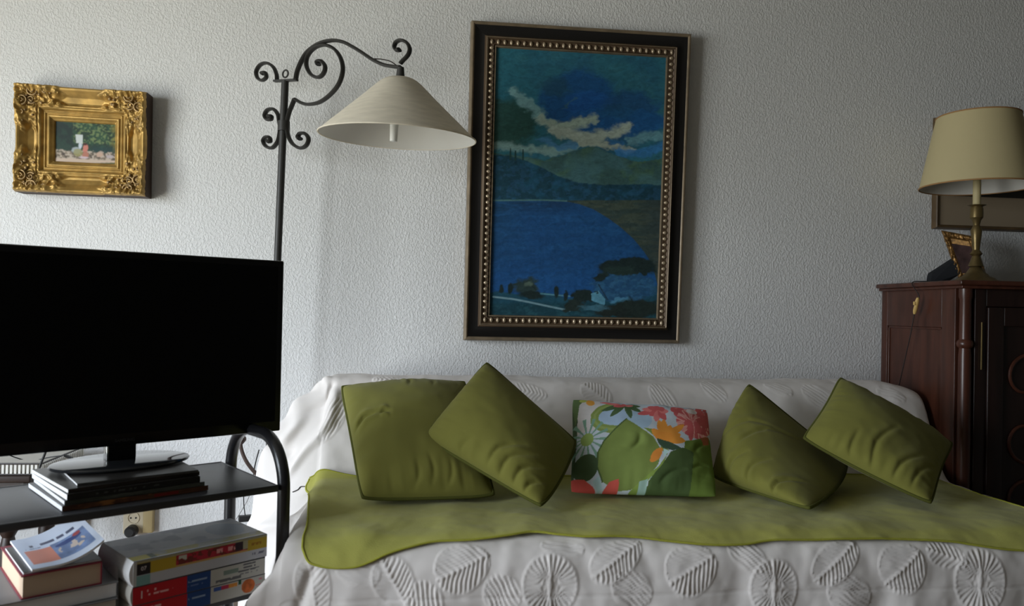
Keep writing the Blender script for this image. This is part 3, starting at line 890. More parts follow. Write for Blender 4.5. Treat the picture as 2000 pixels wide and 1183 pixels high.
def canvas_color(X, Y):
    K = 2.3
    n1 = fbm(X / 26, Y / 18, 1, 4); n2 = fbm(X / 9, Y / 6, 8, 3); n3 = fbm(X / 60, Y / 45, 15, 3)
    wx = X + (n2 - .5) * 16 + (n1 - .5) * 26; wy = Y + (fbm(X / 11, Y / 8, 12, 3) - .5) * 14 + (n3 - .5) * 10
    C = np.zeros(X.shape + (3,)) + srn((30, 74, 88), K)
    def mix(w, c):
        nonlocal C
        w = np.clip(w, 0, 1)[..., None]
        C = C * (1 - w) + srn(c, K) * w
    mix(sstep(.4, .7, n3) * .5, (24, 60, 82)); mix(sstep(1120, 960, X) * .5 * (Y < 300), (24, 74, 82)); mix(sstep(.5, .8, n1) * .35, (40, 84, 92))
    def ell(cx, cy, rx, ry, s=.35):
        r = np.hypot((wx - cx) / rx, (wy - cy) / ry)
        return sstep(1 + s * .5, 1 - s * .5, r)
    mix(ell(1130, 195, 78, 62) * .95, (16, 56, 94)); mix(ell(1150, 205, 48, 34) * .8, (18, 62, 112)); mix(ell(1235, 225, 62, 52) * .9, (20, 56, 90))
    mix(ell(1210, 235, 110, 26) * .8, (18, 62, 104)); mix(ell(1085, 165, 28, 18, .8) * .6, (22, 52, 62)); mix(ell(1205, 215, 40, 14, .9) * .5, (22, 60, 84))
    # dark green cloud at left
    mix(ell(985, 235, 62, 44) * .9, (26, 52, 46)); mix(ell(1010, 250, 40, 30) * .5, (30, 60, 56))
    # light clouds
    def stroke(pts, w, c, s=.5, a=1.0):
        d = segdist(wx, wy, pts)
        mix(sstep(w, w * s, d) * a, c)
    stroke([(1000, 178), (1030, 198), (1055, 225), (1085, 243)], 15, (84, 116, 118), .3, .9)
    stroke([(1055, 228), (1090, 246), (1130, 240), (1160, 232)], 14, (112, 128, 118), .3)
    stroke([(1080, 250), (1120, 262), (1150, 268), (1190, 262), (1225, 246)], 16, (118, 130, 122), .3)
    stroke([(1120, 280), (1160, 276), (1200, 288), (1240, 290)], 11, (112, 122, 114), .3)
    stroke([(962, 282), (1000, 284), (1040, 290), (1080, 294), (1120, 284)], 14, (86, 112, 112), .3, .95)
    stroke([(1060, 270), (1090, 286), (1120, 282)], 12, (50, 92, 124), .3, .9); stroke([(1190, 276), (1215, 278)], 8, (30, 72, 108), .3, .9)
    stroke([(1235, 270), (1270, 262), (1305, 266)], 12, (70, 106, 116), .3, .9); stroke([(1210, 296), (1250, 296), (1300, 286)], 14, (36, 84, 126), .3, .9)
    stroke([(1100, 205), (1120, 188)], 5, (50, 80, 70), .3, .4)
    # ridges
    r1 = np.interp(X, [950, 985, 1030, 1060, 1100, 1130, 1155, 1180, 1210, 1250, 1290, 1320], [296, 300, 306, 312, 300, 290, 284, 292, 304, 316, 312, 300]) + (n2 - .5) * 5
    m1 = sstep(-1.5, 1.5, Y - r1)
    mix(m1, (38, 62, 62)); mix(m1 * sstep(.45, .65, n1), (46, 70, 58)); mix(m1 * sstep(.5, .7, n3) * .7, (48, 78, 84))
    r2 = np.interp(X, [950, 990, 1030, 1060, 1090, 1130, 1180, 1240, 1320], [298, 303, 315, 328, 345, 356, 362, 360, 364]) + (n2 - .5) * 5
    m2 = sstep(-1.5, 1.5, Y - r2)
    mix(m2, (14, 42, 54)); mix(m2 * sstep(.5, .7, n1) * .8, (18, 54, 72)); mix(m2 * sstep(.5, .62, n2) * .3, (30, 64, 92))
    for x0, hh in ((993, 13), (1003, 8), (1018, 11)):
        mix(sstep(3.5, 1.5, np.abs(X - x0) * 1.3 + np.clip(300 - Y, 0, 99) * .12) * (Y > 300 - hh) * (Y < 312), (20, 44, 44))
    # lake
    shore = np.interp(X, [950, 1060, 1100, 1130, 1160, 1190, 1215, 1240, 1262, 1280, 1290], [390, 391, 393, 399, 410, 428, 446, 468, 494, 520, 560])
    yl = sstep(391, 393, Y)
    mix(yl, (34, 46, 44)); mix(yl * sstep(.45, .65, fbm(X / 30, Y / 5, 5, 3)) * .8, (46, 54, 46)); mix(yl * sstep(1240, 1300, X) * .5, (34, 42, 44))
    lk = yl * sstep(-1, 1.5, Y - shore)
    mix(lk, (15, 50, 86)); mix(lk * sstep(430, 395, Y) * sstep(1180, 1050, X) * .9, (12, 34, 56)); mix(lk * sstep(1040, 965, X) * sstep(560, 420, Y) * .55, (14, 46, 70))
    mix(lk * sstep(.5, .68, fbm(X / 50, Y / 8, 41, 3)) * .5, (20, 58, 94)); mix(lk * sstep(500, 570, Y) * .7, (17, 56, 98))
    mix(sstep(2.2, .8, segdist(X, Y, [(955, 391.5), (1060, 391), (1105, 393)])) * .8, (54, 84, 84))
    # near bank
    nb = np.interp(X, [950, 975, 1005, 1030, 1060, 1085, 1110, 1140, 1170, 1200, 1300], [575, 572, 578, 574, 576, 580, 588, 584, 582, 580, 560]) + (n2 - .5) * 6
    mix(sstep(-1, 1.5, Y - nb), (18, 52, 66)); mix(sstep(590, 602, Y) * .8, (14, 42, 50)); mix(sstep(.5, .7, n2) * (Y > 600) * .4, (30, 66, 74))
    mix(sstep(2.6, 1.0, segdist(X, Y, [(960, 583), (1000, 588), (1030, 594), (1075, 604), (1112, 612)])) * .9, (86, 112, 120))
    mix(sstep(2, .8, segdist(X, Y, [(1050, 577), (1080, 580), (1112, 583)])) * .7, (70, 110, 120))
    dk = (16, 28, 28)
    mix(ell(1026, 562, 22, 17, .5), (26, 40, 40)); mix(ell(1030, 558, 10, 5, .9) * .6, (70, 84, 74))
    for x0, y0, w, h_ in ((976, 567, 5, 10), (994, 566, 6, 10), (1085, 572, 5, 14), (1104, 580, 5, 10), (1036, 580, 26, 7)):
        mix(sstep(1.2, .7, np.hypot((X - x0) / w, (wy - y0) / h_)), dk)
    mix(ell(1138, 582, 20, 14), dk); mix(ell(1122, 602, 18, 12), (22, 32, 30))
    mix(ell(1225, 565, 62, 26) * .95, (24, 56, 84)); mix(sstep(.5, .62, n2) * ell(1225, 565, 62, 24) * .6, (34, 70, 96))
    mix(inpoly(X, Y, [(1155, 578), (1170, 572), (1184, 590), (1182, 602), (1156, 592)]).astype(float), (62, 104, 122)); mix(ell(1170, 578, 3, 3) * .8, dk)
    mix(ell(1210, 590, 14, 6, .8) * .8, (56, 100, 124)); mix(sstep(2, 1, segdist(X, Y, [(1170, 560), (1188, 590)])), (20, 40, 56))
    mix(ell(1200, 526, 34, 15), dk); mix(ell(1245, 518, 34, 13), dk); mix(ell(1172, 545, 12, 10), dk); mix(ell(1225, 535, 60, 10), (22, 36, 34)); mix(ell(1262, 530, 24, 12), dk)
    mix(ell(1250, 608, 52, 22), (20, 30, 28)); mix(ell(1200, 612, 40, 12), (20, 28, 26)); mix(ell(1160, 606, 30, 5, .8) * .7, (50, 84, 98))
    brush = fbm(wx / 9 + wy / 14, wy / 3.2, 91, 3); C *= (.72 + .56 * brush)[..., None]
    return C
nu, nv = 330, 500
U, V = np.meshgrid(np.linspace(0, 1, nu), np.linspace(0, 1, nv))
ic = ((963.6, 86), (1309.7, 105.5), (1289.4, 629.7), (951.4, 620))
Xc = (ic[0][0] * (1 - U) + ic[1][0] * U) * (1 - V) + (ic[3][0] * (1 - U) + ic[2][0] * U) * V
Yc = (ic[0][1] * (1 - U) + ic[1][1] * U) * (1 - V) + (ic[3][1] * (1 - U) + ic[2][1] * U) * V
a, b = .089 / PWd, .089 / PHt
cc = canvas_color(Xc, Yc)
hh = (fbm(Xc / 7, Yc / 5, 77, 3) - .5) * .0012 - .004
obj('canvas', G().grid(quadmap(pc, a + (1 - 2 * a) * U, b + (1 - 2 * b) * V, hh), flip=True, col=cc), M_paint, painting, sharp=None)
obj('backing_board', G().grid(quadmap(pc, *np.meshgrid([.01, .99], [.01, .99]), -.024)), M_dkwood_edge, painting, smooth=False)

# ------------------------------------------------------------------ small gilt frame
sc4 = [at(32, 163, y=-.055), at(288, 181, y=-.055), at(285, 384, y=-.055), at(30, 374, y=-.055)]
SW = np.linalg.norm(sc4[1] - sc4[0]); SH = np.linalg.norm(sc4[3] - sc4[0])
small = thing('ornate_framed_picture', 'small garden picture in a deep carved gold frame, on the wall above the television', 'picture', tuple((sc4[2] + sc4[3]) / 2))
nu, nv = 300, 260
U, V = np.meshgrid(np.linspace(0, 1, nu), np.linspace(0, 1, nv))
ex = np.minimum(U, 1 - U) * SW; ey = np.minimum(V, 1 - V) * SH
e = np.minimum(ex, ey); WM_ = .108
t = e / WM_
ph = np.interp(t, [0, .03, .07, .12, .16, .30, .45, .52, .56, .60, .64, .68, .73, .77, .82, .86, .90, .95, 1.0, 1.02, 1.1],
               [-.004, .010, .013, .010, .006, -.008, -.016, -.014, -.006, -.008, -.003, -.005, -.014, -.010, -.016, -.011, -.012, -.018, -.022, -.030, -.030])
cd = np.maximum(ex, ey)  # distance along the member from the corner
corner = sstep(.150, .115, cd + .012 * np.sin(e * 190) + .01 * (vnoise(U * 40, V * 40, 3) - .5)) * sstep(.075, .055, e) 
# carved leafage: ridged noise swirling round each corner
ang = np.arctan2(ey - .035, ex - .035); rad = np.hypot(ex - .035, ey - .035)
rg = 1 - np.abs(2 * fbm(ex * 62 + 3, ey * 62, 6, 2) - 1)
fan = .5 + .5 * np.sin(ang * 9 + rad * 240)
orn = corner * (.004 + .009 * rg ** 1.5 + .004 * fan)
z_ = np.where(corner > .02, np.maximum(ph, -.010) * corner + ph * (1 - corner), ph) + orn
edge_in = (t > 1.0)
Gm = G()
Pf = quadmap(sc4, U, V, z_)
keep = t <= 1.05
dirt = np.clip(.55 + .9 * rg, .4, 1.25)
Gm.grid(Pf, flip=True)
obj('moulding', Gm, M_gold, small, sharp=None)
g = G()
edge = np.concatenate([Pf[0, :], Pf[1:, -1], Pf[-1, :-1][::-1], Pf[1:-1, 0][::-1]])
edge = np.concatenate([edge, edge[:1]])
def onto_wall(Pp, y):
    Q = Pp.copy(); Q[:, 1] = y; return Q
g.grid(np.stack([edge, edge * .5 + onto_wall(edge, -.004) * .5, onto_wall(edge, -.004)], 0), flip=True)
obj('frame_side', g, M_dkwood_edge, small, smooth=False)
# scrolls on the four corners
for cu, cv in ((0, 0), (1, 0), (1, 1), (0, 1)):
    g = G()
    sx = 1 if cu == 0 else -1; sy = 1 if cv == 0 else -1
    def sp(cx, cy, r0, turns, ph0, hb, hand=1):
        pts = []
        for k in range(40):
            q = k / 39
            r = r0 * (1 - .85 * q); th = ph0 + hand * q * turns * 2 * pi
            x = cx + r * cos(th); y = cy + r * sin(th)
            pts.append(quadmap(sc4, (cu + sx * x / SW), (cv + sy * y / SH), hb + .004 * q))
        g.tube(np.array(pts), np.linspace(.0032, .0018, 40), 7)
    sp(.052, .022, .017, 1.5, 0, .013); sp(.022, .052, .017, 1.5, pi / 2, .013, -1)
    sp(.090, .020, .012, 1.3, pi, .010); sp(.020, .090, .012, 1.3, -pi / 2, .010, -1)
    sp(.050, .050, .014, 1.4, .7, .008); sp(.120, .017, .008, 1.2, 0, .009); sp(.017, .120, .008, 1.2, pi / 2, .009, -1)
    for k in range(26):
        qx, qy = random.uniform(.008, .12), random.uniform(.008, .06)
        if random.random() < .5: qx, qy = qy, qx
        P_ = quadmap(sc4, (cu + sx * qx / SW), (cv + sy * qy / SH), .007)
        g.sphere(P_, random.uniform(.003, .006), 8, (1, .8, 1))
    obj('corner_ornament', g, M_gold_orn, small, sharp=None)
def garden_color(u, v):
    X = 140 + u * 1440; Y = 130 + v * 960
    K = 1.15
    n1 = fbm(X / 120, Y / 120, 2, 4); n2 = fbm(X / 40, Y / 34, 9, 3)
    C = np.zeros(u.shape + (3,)) + srn((38, 56, 46), K)
    def mix(w, c):
        nonlocal C
        w = np.clip(w, 0, 1)[..., None]; C = C * (1 - w) + srn(c, K) * w
    mix(sstep(.45, .65, n1), (46, 76, 58)); mix(sstep(.5, .66, n2) * (X > 560) * (Y < 620), (104, 122, 82)); mix(sstep(700, 500, X) * .5, (30, 40, 48))
    mix(sstep(1400, 1560, X) * .6 * sstep(.4, .6, n1), (130, 116, 50)); mix(sstep(600, 760, Y) * sstep(900, 1100, X) * .7, (34, 62, 66))
    gr = sstep(800, 850, Y + (n2 - .5) * 120)
    mix(gr, (122, 110, 96)); mix(gr * sstep(.5, .6, n2), (176, 164, 152)); mix(gr * sstep(.45, .3, n2), (78, 70, 66))
    el = lambda cx, cy, rx, ry: sstep(1.15, .85, np.hypot((X - cx + (n2 - .5) * 40) / rx, (Y - cy) / ry))
    mix(el(640, 800, 110, 80), (150, 160, 165)); mix(el(680, 850, 110, 90) * .8, (142, 138, 90)); mix(el(735, 690, 45, 70), (186, 194, 206))
    mix(inpoly(X, Y, [(620, 425), (790, 425), (790, 640), (640, 620)]).astype(float), (190, 196, 196))
    mix(el(860, 740, 60, 110), (188, 120, 108)); mix(el(850, 640, 50, 30), (70, 44, 44)); mix(el(860, 890, 75, 80), (168, 112, 96)); mix(el(820, 960, 110, 25), (190, 172, 180))
    mix(el(1200, 870, 80, 60), (182, 156, 140)); mix(el(1440, 910, 90, 40), (170, 160, 164))
    mix(sstep(990, 1010, Y), (186, 168, 154)); mix(inpoly(X, Y, [(900, 1100), (1250, 1070), (1600, 1040), (1600, 1120), (900, 1120)]).astype(float), (92, 92, 52))
    for _ in range(3):
        Cp = np.pad(C, ((1, 1), (1, 1), (0, 0)), mode='edge')
        C = (Cp[1:-1, 1:-1] * 2 + Cp[:-2, 1:-1] + Cp[2:, 1:-1] + Cp[1:-1, :-2] + Cp[1:-1, 2:]) / 6
    return C
U2, V2 = np.meshgrid(np.linspace(0, 1, 150), np.linspace(0, 1, 105))
a, b = WM_ / SW, WM_ / SH
obj('picture_print', G().grid(quadmap(sc4, a + (1 - 2 * a) * U2, b + (1 - 2 * b) * V2, -.027), flip=True, col=garden_color(U2, V2)), M_print, small, sharp=None)

# ------------------------------------------------------------------ floor lamp
pole_xy = np.array([-.476, -.15])
shade_c = np.array([-.095, -.42])
pdir = np.array([shade_c[0] - pole_xy[0], shade_c[1] - pole_xy[1], 0]); pdir /= np.linalg.norm(pdir)
pn = np.array([-pdir[1], pdir[0], 0])
LP = (np.array([pole_xy[0], pole_xy[1], 0]), pn)
lp = lambda x, y: at(x, y, plane=LP)
lamp = thing('floor_lamp', 'tall black wrought iron floor lamp with scrolled arm and wide conical shade', 'lamp', (-.50, -.14, 0))
ptop = lp(557, 158); pbot = lp(542, 510)
dirp = (pbot - ptop) / (ptop[2] - pbot[2])
pfoot = ptop + dirp * (ptop[2] - .025)
g = G().tube([ptop, pfoot], .0120, 16)
obj('pole', g, M_iron, lamp)
obj('base', G().lathe([(0, .03), (.02, .03), (.03, .018), (.085, .012), (.09, .004), (.088, 0), (0, 0)], 40, (pfoot[0], pfoot[1], 0)), M_iron, lamp)
def bar(pts, name, n=7, taper=None, r=.0072, wide=1.45):
    P = spline([lp(x, y) for x, y in pts], n)
    N = len(P)
    rr = np.ones(N) * r
    if taper:
        k = max(3, N // 7)
        if 'e' in taper: rr[-k:] = np.linspace(r, r * 1.35, k)
        if 's' in taper: rr[:k] = np.linspace(r * 1.35, r, k)
    return P, rr
def scroll(name, pts, **kw):
    P, rr = bar(pts, name, **kw)
    g = G().tube(P, rr, 8, up=pn, sx=1.35, sy=.72)
    obj(name, g, M_iron, lamp, sharp=50)
scroll('arm', [(577, 157), (581, 138), (590, 117), (602, 100), (624, 85), (649, 79), (670, 82), (688, 91), (706, 102), (727, 116), (748, 126), (769, 130), (782, 131)], r=.0075)
scroll('scroll', [(782, 124), (787, 118), (794, 111), (799, 103), (800, 94), (795, 84), (784, 78.5), (774, 82), (770, 91), (774, 98), (780, 97)], taper='e', r=.0068)
scroll('arm_loop', [(622, 126), (620, 121), (628, 119.5), (635, 130), (632, 143), (621.6, 151), (607, 145), (598.5, 127.6), (601, 108.6), (615, 93), (634, 88), (653, 96), (666, 115),
                    (669.5, 138), (661.8, 163.6), (645, 184.7), (624, 199.5), (602.6, 203.7), (588, 200.5), (576, 193.5)], taper='s')
scroll('strap', [(575.5, 193), (571, 204), (564.5, 220.6), (560.5, 240), (562.5, 263), (571, 280), (585.7, 289), (598, 284), (602.6, 271), (596, 261), (586, 260.5), (582, 267), (586, 271)], taper='e')
scroll('scroll', [(541, 157), (540, 144.5), (533, 130), (520, 123), (507.5, 127.6), (500.5, 140), (503, 152), (511.7, 157), (520, 151), (518, 142), (512, 143.5)], taper='e', r=.0068)
scroll('scroll', [(547, 246), (545.5, 237), (543.5, 225), (535, 213.5), (523, 214.5), (517, 225), (521, 233), (529, 233), (530, 227), (525, 227)], taper='e')
scroll('scroll', [(547, 250), (546, 262), (542, 277), (532, 288.5), (520, 286), (514, 275.5), (518.5, 268), (526, 268), (528, 275), (524, 276)], taper='e')
g = G().tube([lp(536, 158.5), lp(580, 156)], .008, 4, up=(0, 0, 1), sx=.55, sy=1.2)
obj('cross_plate', g, M_iron, lamp)
cc_ = lp(557.5, 144)
ringp = np.array([cc_ + .0118 * (cos(q) * pdir + sin(q) * np.array([0, 0, 1.0])) for q in np.linspace(0, 2 * pi, 25)[:-1]])
obj('top_ring', G().tube(ringp, .0028, 8, closed=True), M_iron, lamp)
k0, k1 = lp(554, 256), lp(554.5, 237)
obj('collar', G().tube([k0, k1], .0195, 16), M_iron, lamp)
# shade hangs from the arm tip
apex = lp(783, 136)
apex = np.array([shade_c[0] + .004, shade_c[1], apex[2]])
rimc = np.array([shade_c[0], shade_c[1] + .012, 1.506])
ax_ = apex - rimc; hgt_ = np.linalg.norm(ax_); zax = ax_ / hgt_
xax = np.cross([0, 1.0, 0], zax); xax /= np.linalg.norm(xax); yax = np.cross(zax, xax)
MS = np.eye(4); MS[:3, 0] = xax; MS[:3, 1] = yax; MS[:3, 2] = zax; MS[:3, 3] = rimc
R_ = .231
profS = [(R_, 0), (.206, .024), (.160, .066), (.112, .110), (.074, .146), (.054, .163), (.036, .172), (.016, .176)]
profS = resample(spline(profS, 6), 40)
obj('shade', G().lathe(profS, 72, M=MS), M_shade, lamp, sharp=None)
inner = [(r - .0025, z - .0005) for r, z in profS]
obj('shade_lining', G().lathe(inner, 72, M=MS), M_shade_in, lamp, sharp=None)
obj('rim_wire', G().tube(np.array([xf(MS, [R_ * cos(q), R_ * sin(q), 0]) for q in np.linspace(0, 2 * pi, 73)[:-1]]), .0022, 6, closed=True), M_shade, lamp)
obj('shade_holder', G().lathe([(0, .205), (.010, .205), (.013, .176), (.022, .170), (.022, .160), (0, .158)], 20, M=MS), M_iron, lamp)
obj('bulb_socket', G().lathe([(0, .165), (.011, .163), (.0125, .12), (.0125, .035), (.011, -.012), (0, -.014)], 24, (-.012, 0, 0), M=MS), M_white_plastic, lamp)
P = spline([lp(728, 116), lp(745, 117), lp(762, 121), lp(776, 130)], 8)
P = P + np.array([0, 0, .002])
obj('lamp_wire', G().tube(P, .0018, 6), M_cord_dark, lamp)

# ------------------------------------------------------------------ television cart
A0 = radians(35.5)
CL = (-.329, -.888, 0)
cart = thing('tv_cart', 'black tubular steel television cart with three shelves, left of the sofa', 'cart', CL, A0)
def cobj(name, g, m, par, **kw): return obj(name, g, m, par, local=True, **kw)
CW, CD = .60, .335
for lx in (.020, -CW - .018):
    r = .115
    pts = [(lx, .012, .03), (lx, .012, .48), (lx, .012, .58)]
    for k in range(0, 13):
        q = k / 12 * pi / 2
        pts.append((lx, .012 + r - r * cos(q), .575 + r * sin(q)))
    for k in range(0, 13):
        q = k / 12 * pi / 2
        pts.append((lx, CD - .012 - r + r * sin(q), .575 + r * cos(q)))
    pts += [(lx, CD - .012, .48), (lx, CD - .012, .03)]
    P = resample(np.array(pts), 120)
    cobj('side_frame', G().tube(P, .0145, 16), M_cart, cart, sharp=None)
for z in (.59, .36, .12):
    g = G()
    g.box(-CW, 0, .0, CD, z - .006, z, bev=.002)
    g.box(-CW, 0, -.002, .006, z - .015, z + .001, bev=.002); g.box(-CW, 0, CD - .006, CD + .002, z - .015, z + .001, bev=.002)
    g.box(-.006, .001, 0, CD, z - .015, z + .0005, bev=.002); g.box(-CW, -CW + .006, 0, CD, z - .015, z + .0005, bev=.002)
    cobj('shelf', g, M_shelf, cart, sharp=30)
for lx in (.020, -CW - .018):
    for ly in (.012, CD - .012):
        g = G().sphere((lx, ly, .0205), .02, 14, (.7, 1, 1))
        cobj('caster', g, M_black, cart)

# ------------------------------------------------------------------ television
def clocal(x, y, z=0):
    p = rotz(A0) @ np.array([x, y, z]); return (CL[0] + p[0], CL[1] + p[1], z)
ZSH = .591
ZMAG = ZSH + .0455
tv = thing('television', 'black flat screen television on an oval glass stand, switched off', 'television', clocal(-.274, .205, ZMAG), A0)
g = G()
TVW, TVH, TVZ = .735, .435, .681 - ZMAG
g.box(-TVW / 2, TVW / 2, -.012, .022, TVZ, TVZ + TVH, bev=.004)
g.box(-TVW / 2 + .06, TVW / 2 - .06, .018, .052, TVZ + .03, TVZ + TVH - .1, bev=.012)
cobj('casing', g, M_black_gloss, tv, sharp=30)
cobj('screen', G().box(-TVW / 2 + .016, TVW / 2 - .016, -.0128, -.0118, TVZ + .026, TVZ + TVH - .016), M_screen, tv, smooth=False)
Mx = np.array([[1, 0, 0, -.018], [0, 0, 1, -.0126], [0, 1, 0, TVZ + .0085], [0, 0, 0, 1.0]])
Mx = np.eye(4); Mx[:3, 0] = (1, 0, 0); Mx[:3, 1] = (0, 0, 1); Mx[:3, 2] = (0, -1, 0); Mx[:3, 3] = (-.022, -.0125, TVZ + .009)
text_part('logo', 'SAMSUNG', .009, M_logo, tv, Mx)
g = G()
g.box(-.029, .029, .006, .034, .008, TVZ + .05, bev=.004)
cobj('neck', g, M_black_gloss, tv)
cobj('neck_trim', G().box(-.034, -.0295, .004, .03, .010, TVZ + .01, bev=.001), M_chrome, tv)
g = G()
n_ = 64
prf = [(0, .010), (.93, .010), (.985, .008), (1.0, .005), (.985, .0015), (0, .0)]
R = np.array([[(p[0] * .146 * cos(q), .012 + p[0] * .10 * sin(q), p[1]) for q in np.arange(n_) / n_ * 2 * pi] for p in prf])
g.grid(R, closeu=True)
cobj('stand_base', g, M_glass_base, tv)

# ------------------------------------------------------------------ books and magazines
def book(name, label, loc, rz, L, W, T, cover, pages, cat='book', soft=True, spine='front', group=None, rounded=False, splay=0):
    """L along local x, W along local y (front edge at y=0), T thickness. spine side: front/back"""
    t = thing(name, label, cat, loc, rz, group)
    ct = min(.0022, T * .2) if not soft else min(.0008, T * .15)
    ov = 0 if soft else .003
    g = G()
    g.box(0, L, 0, W, 0, ct); g.box(0, L, 0, W, T - ct, T)
    if spine == 'front': g.box(0, L, 0, ct, 0, T)
    elif spine == 'back': g.box(0, L, W - ct, W, 0, T)
    elif spine == 'right': g.box(L - ct, L, 0, W, 0, T)
    cobj('cover', g, cover, t, smooth=False)
    g = G()
    x0, x1, y0, y1 = ov, L - ov, ov, W - ov
    if spine == 'front': y0 = ct
    if spine == 'back': y1 = W - ct
    if spine == 'right': x1 = L - ct
    n = 9
    zz = np.linspace(ct, T - ct, n)
    P = []
    for i, z in enumerate(zz):
        bulge = (.004 * (1 - ((i - (n - 1) / 2) / ((n - 1) / 2)) ** 2)) if rounded else 0
        P.append([(x0 - bulge * splay, y0, z), (x1, y0, z), (x1, y1 + 0, z), (x0 - bulge * splay, y1, z)])
    g.grid(np.array(P), closeu=True)
    g.add([P[0][0], P[0][1], P[0][2], P[0][3]], [(3, 2, 1, 0)]); g.add([P[-1][0], P[-1][1], P[-1][2], P[-1][3]], [(0, 1, 2, 3)])
    cobj('pages', g, pages, t, smooth=False)
    return t

def painted_patch(name, parent, x0, x1, z0, z1, y, fn, nx=160, nz=24, m=None, top=False, zt=0):
    U, V = np.meshgrid(np.linspace(0, 1, nx), np.linspace(0, 1, nz))
    if top:   # lies on top: x0..x1, z0..z1 are y range
        P = np.stack([x0 + (x1 - x0) * U, z1 - (z1 - z0) * V, np.full_like(U, zt)], -1)
    else:
        P = np.stack([x0 + (x1 - x0) * U, np.full_like(U, y), z1 - (z1 - z0) * V], -1)
    return cobj(name, G().grid(P, flip=True, col=fn(U, V)), m or M_print, parent, sharp=None)

# magazines under the television
mags = [(-.430, .030, .287, .262, .0105, 'mottled brown and red spine', 2.5, (96, 60, 40)),
        (-.425, .036, .274, .255, .0085, 'grey green spine', 1.5, (78, 80, 72)),
        (-.421, .034, .262, .262, .012, 'charcoal spine', 3.0, (40, 38, 36)),
        (-.418, .042, .262, .250, .008, 'dark brown spine', 4.0, (52, 44, 40)),
        (-.398, .060, .236, .245, .005, 'white page edge jutting out at its left end', -2.0, (70, 68, 66))]
z = ZSH
places = ['bottom magazine of the stack under the television', 'second magazine up in the stack under the television', 'middle magazine of the stack under the television',
          'second magazine from the top in the stack under the television', 'topmost magazine directly under the television stand']
for k, (x, y, L, W, T, what, rz_, col) in enumerate(mags):
    lc_ = clocal(x, y); 
    t = book('magazine', '%s, %s' % (places[k], what), (lc_[0], lc_[1], z), A0 + radians(rz_), L, W, T, M_darkcover, M_pages, 'magazine', True, 'front', 'magazines under the television')
    c0 = np.array(col)
    def fn(U, V, c0=c0, k=k):
        n = fbm(U * 18, V * 2 + k * 7, k + 3, 3)[..., None]
        C = srn(tuple(c0)) * (.5 + 1.0 * n)
        if k == 0:
            w = (sstep(.52, .7, fbm(U * 14, V * 1.5, 5, 2)) * (U > .1) * (U < .9))[..., None]
            C = C * (1 - w) + srn((170, 110, 60)) * w
            w = ((U > .60) & (U < .78) & (V > .2) & (V < .8))[..., None] * .8
            C = C * (1 - w) + srn((150, 30, 30)) * w
        if k == 2:
            w = ((np.abs(V - .5) < .15) & (U > .2) & (U < .7) & (vnoise(U * 60, V * 0, 4) > .4))[..., None] * .3
            C = C * (1 - w) + srn((130, 130, 130)) * w
        return C
    painted_patch('spine', t, .0005, L - .0005, .0003, T - .0003, -.0004, fn, 120, 8)
    z += T + .0002
ZTOPMAG = z

# big directories, right end of the middle shelf
BR_ = A0 + radians(4)
def stackloc(x, y, z):
    p = clocal(x, y); return (p[0], p[1], z)
bz = .3615
RED, BLU, WHT = (176, 24, 34), (32, 66, 124), (178, 178, 172)
def dir_spine(no):
    def fn(U, V):
        K = 1.35
        C = np.zeros(U.shape + (3,)) + srn(WHT, K)
        C[U < .56] = srn(BLU, K); C[U < .38] = srn(RED, K)
        def dash(u0, u1, v0, v1, c, f=70, th=.35):
            m = (U > u0) & (U < u1) & (V > v0) & (V < v1) & (vnoise(U * f, V * 3, int(v0 * 50) + no) > th)
            C[m] = srn(c, K)
        if no == 1:
            dash(.10, .16, .30, .42, (220, 170, 170)); dash(.10, .28, .52, .62, (220, 170, 170))
            dash(.39, .53, .36, .48, (130, 150, 180)); dash(.39, .50, .62, .70, (90, 110, 160))
            dash(.66, .78, .28, .52, (120, 136, 128), 30, .2); dash(.60, .80, .74, .90, (100, 100, 104), 40, .45)
            dash(.80, .92, .12, .22, (96, 96, 100)); dash(.82, .92, .30, .40, (96, 96, 100)); dash(.78, .95, .48, .58, (96, 96, 100)); dash(.78, .94, .66, .74, (120, 120, 124))
        else:
            dash(.10, .20, .24, .36, (220, 170, 170)); dash(.10, .17, .50, .58, (220, 170, 170)); dash(.39, .52, .34, .44, (130, 150, 180))
            dash(.58, .64, .12, .34, (60, 90, 160), 40, .1); dash(.64, .70, .12, .34, (180, 50, 80), 40, .1); dash(.70, .77, .12, .34, (210, 140, 60), 40, .1); dash(.78, .80, .05, .3, (30, 80, 50), 40, .0)
            m = np.hypot((U - .86) / .055, (V - .5) / .42) < 1
            C[m] = (srn((190, 100, 50), K) * (.6 + .8 * fbm(U[m] * 40, V[m] * 4, 3, 2))[..., None])
            dash(.92, .99, .2, .3, (190, 120, 130)); dash(.92, .99, .55, .63, (190, 130, 140))
        return C
    return fn
for no, T, lab in ((2, .0375, 'thick directory with red, blue and white spine numbered 2, bottom of its stack'),
                   (1, .0375, 'thick directory with red, blue and white spine numbered 1, above the one numbered 2')):
    t = book('directory', lab, stackloc(-.318 + .002 * no, -.031 - .003 * (no == 1) , bz), BR_, .283, .175, T, M_greycover, M_pages_grey, 'book', True, 'front', 'directories on the middle shelf', rounded=True, splay=1)
    painted_patch('spine', t, 0, .283, .0005, T - .0005, -.0005, dir_spine(no), 220, 40)
    Mx = np.eye(4); Mx[:3, 0] = (1, 0, 0); Mx[:3, 1] = (0, 0, 1); Mx[:3, 2] = (0, -1, 0); Mx[:3, 3] = (.012, -.0007, T * .3)
    text_part('volume_number', str(no), .022, M_whiteink, t, Mx)
    g = G().box(0, .283, -.0009, .0002, T - .0022, T - .0002)
    cobj('cover_edge', g, M_ink, t, smooth=False)
    bz += T + .0003
T = .050
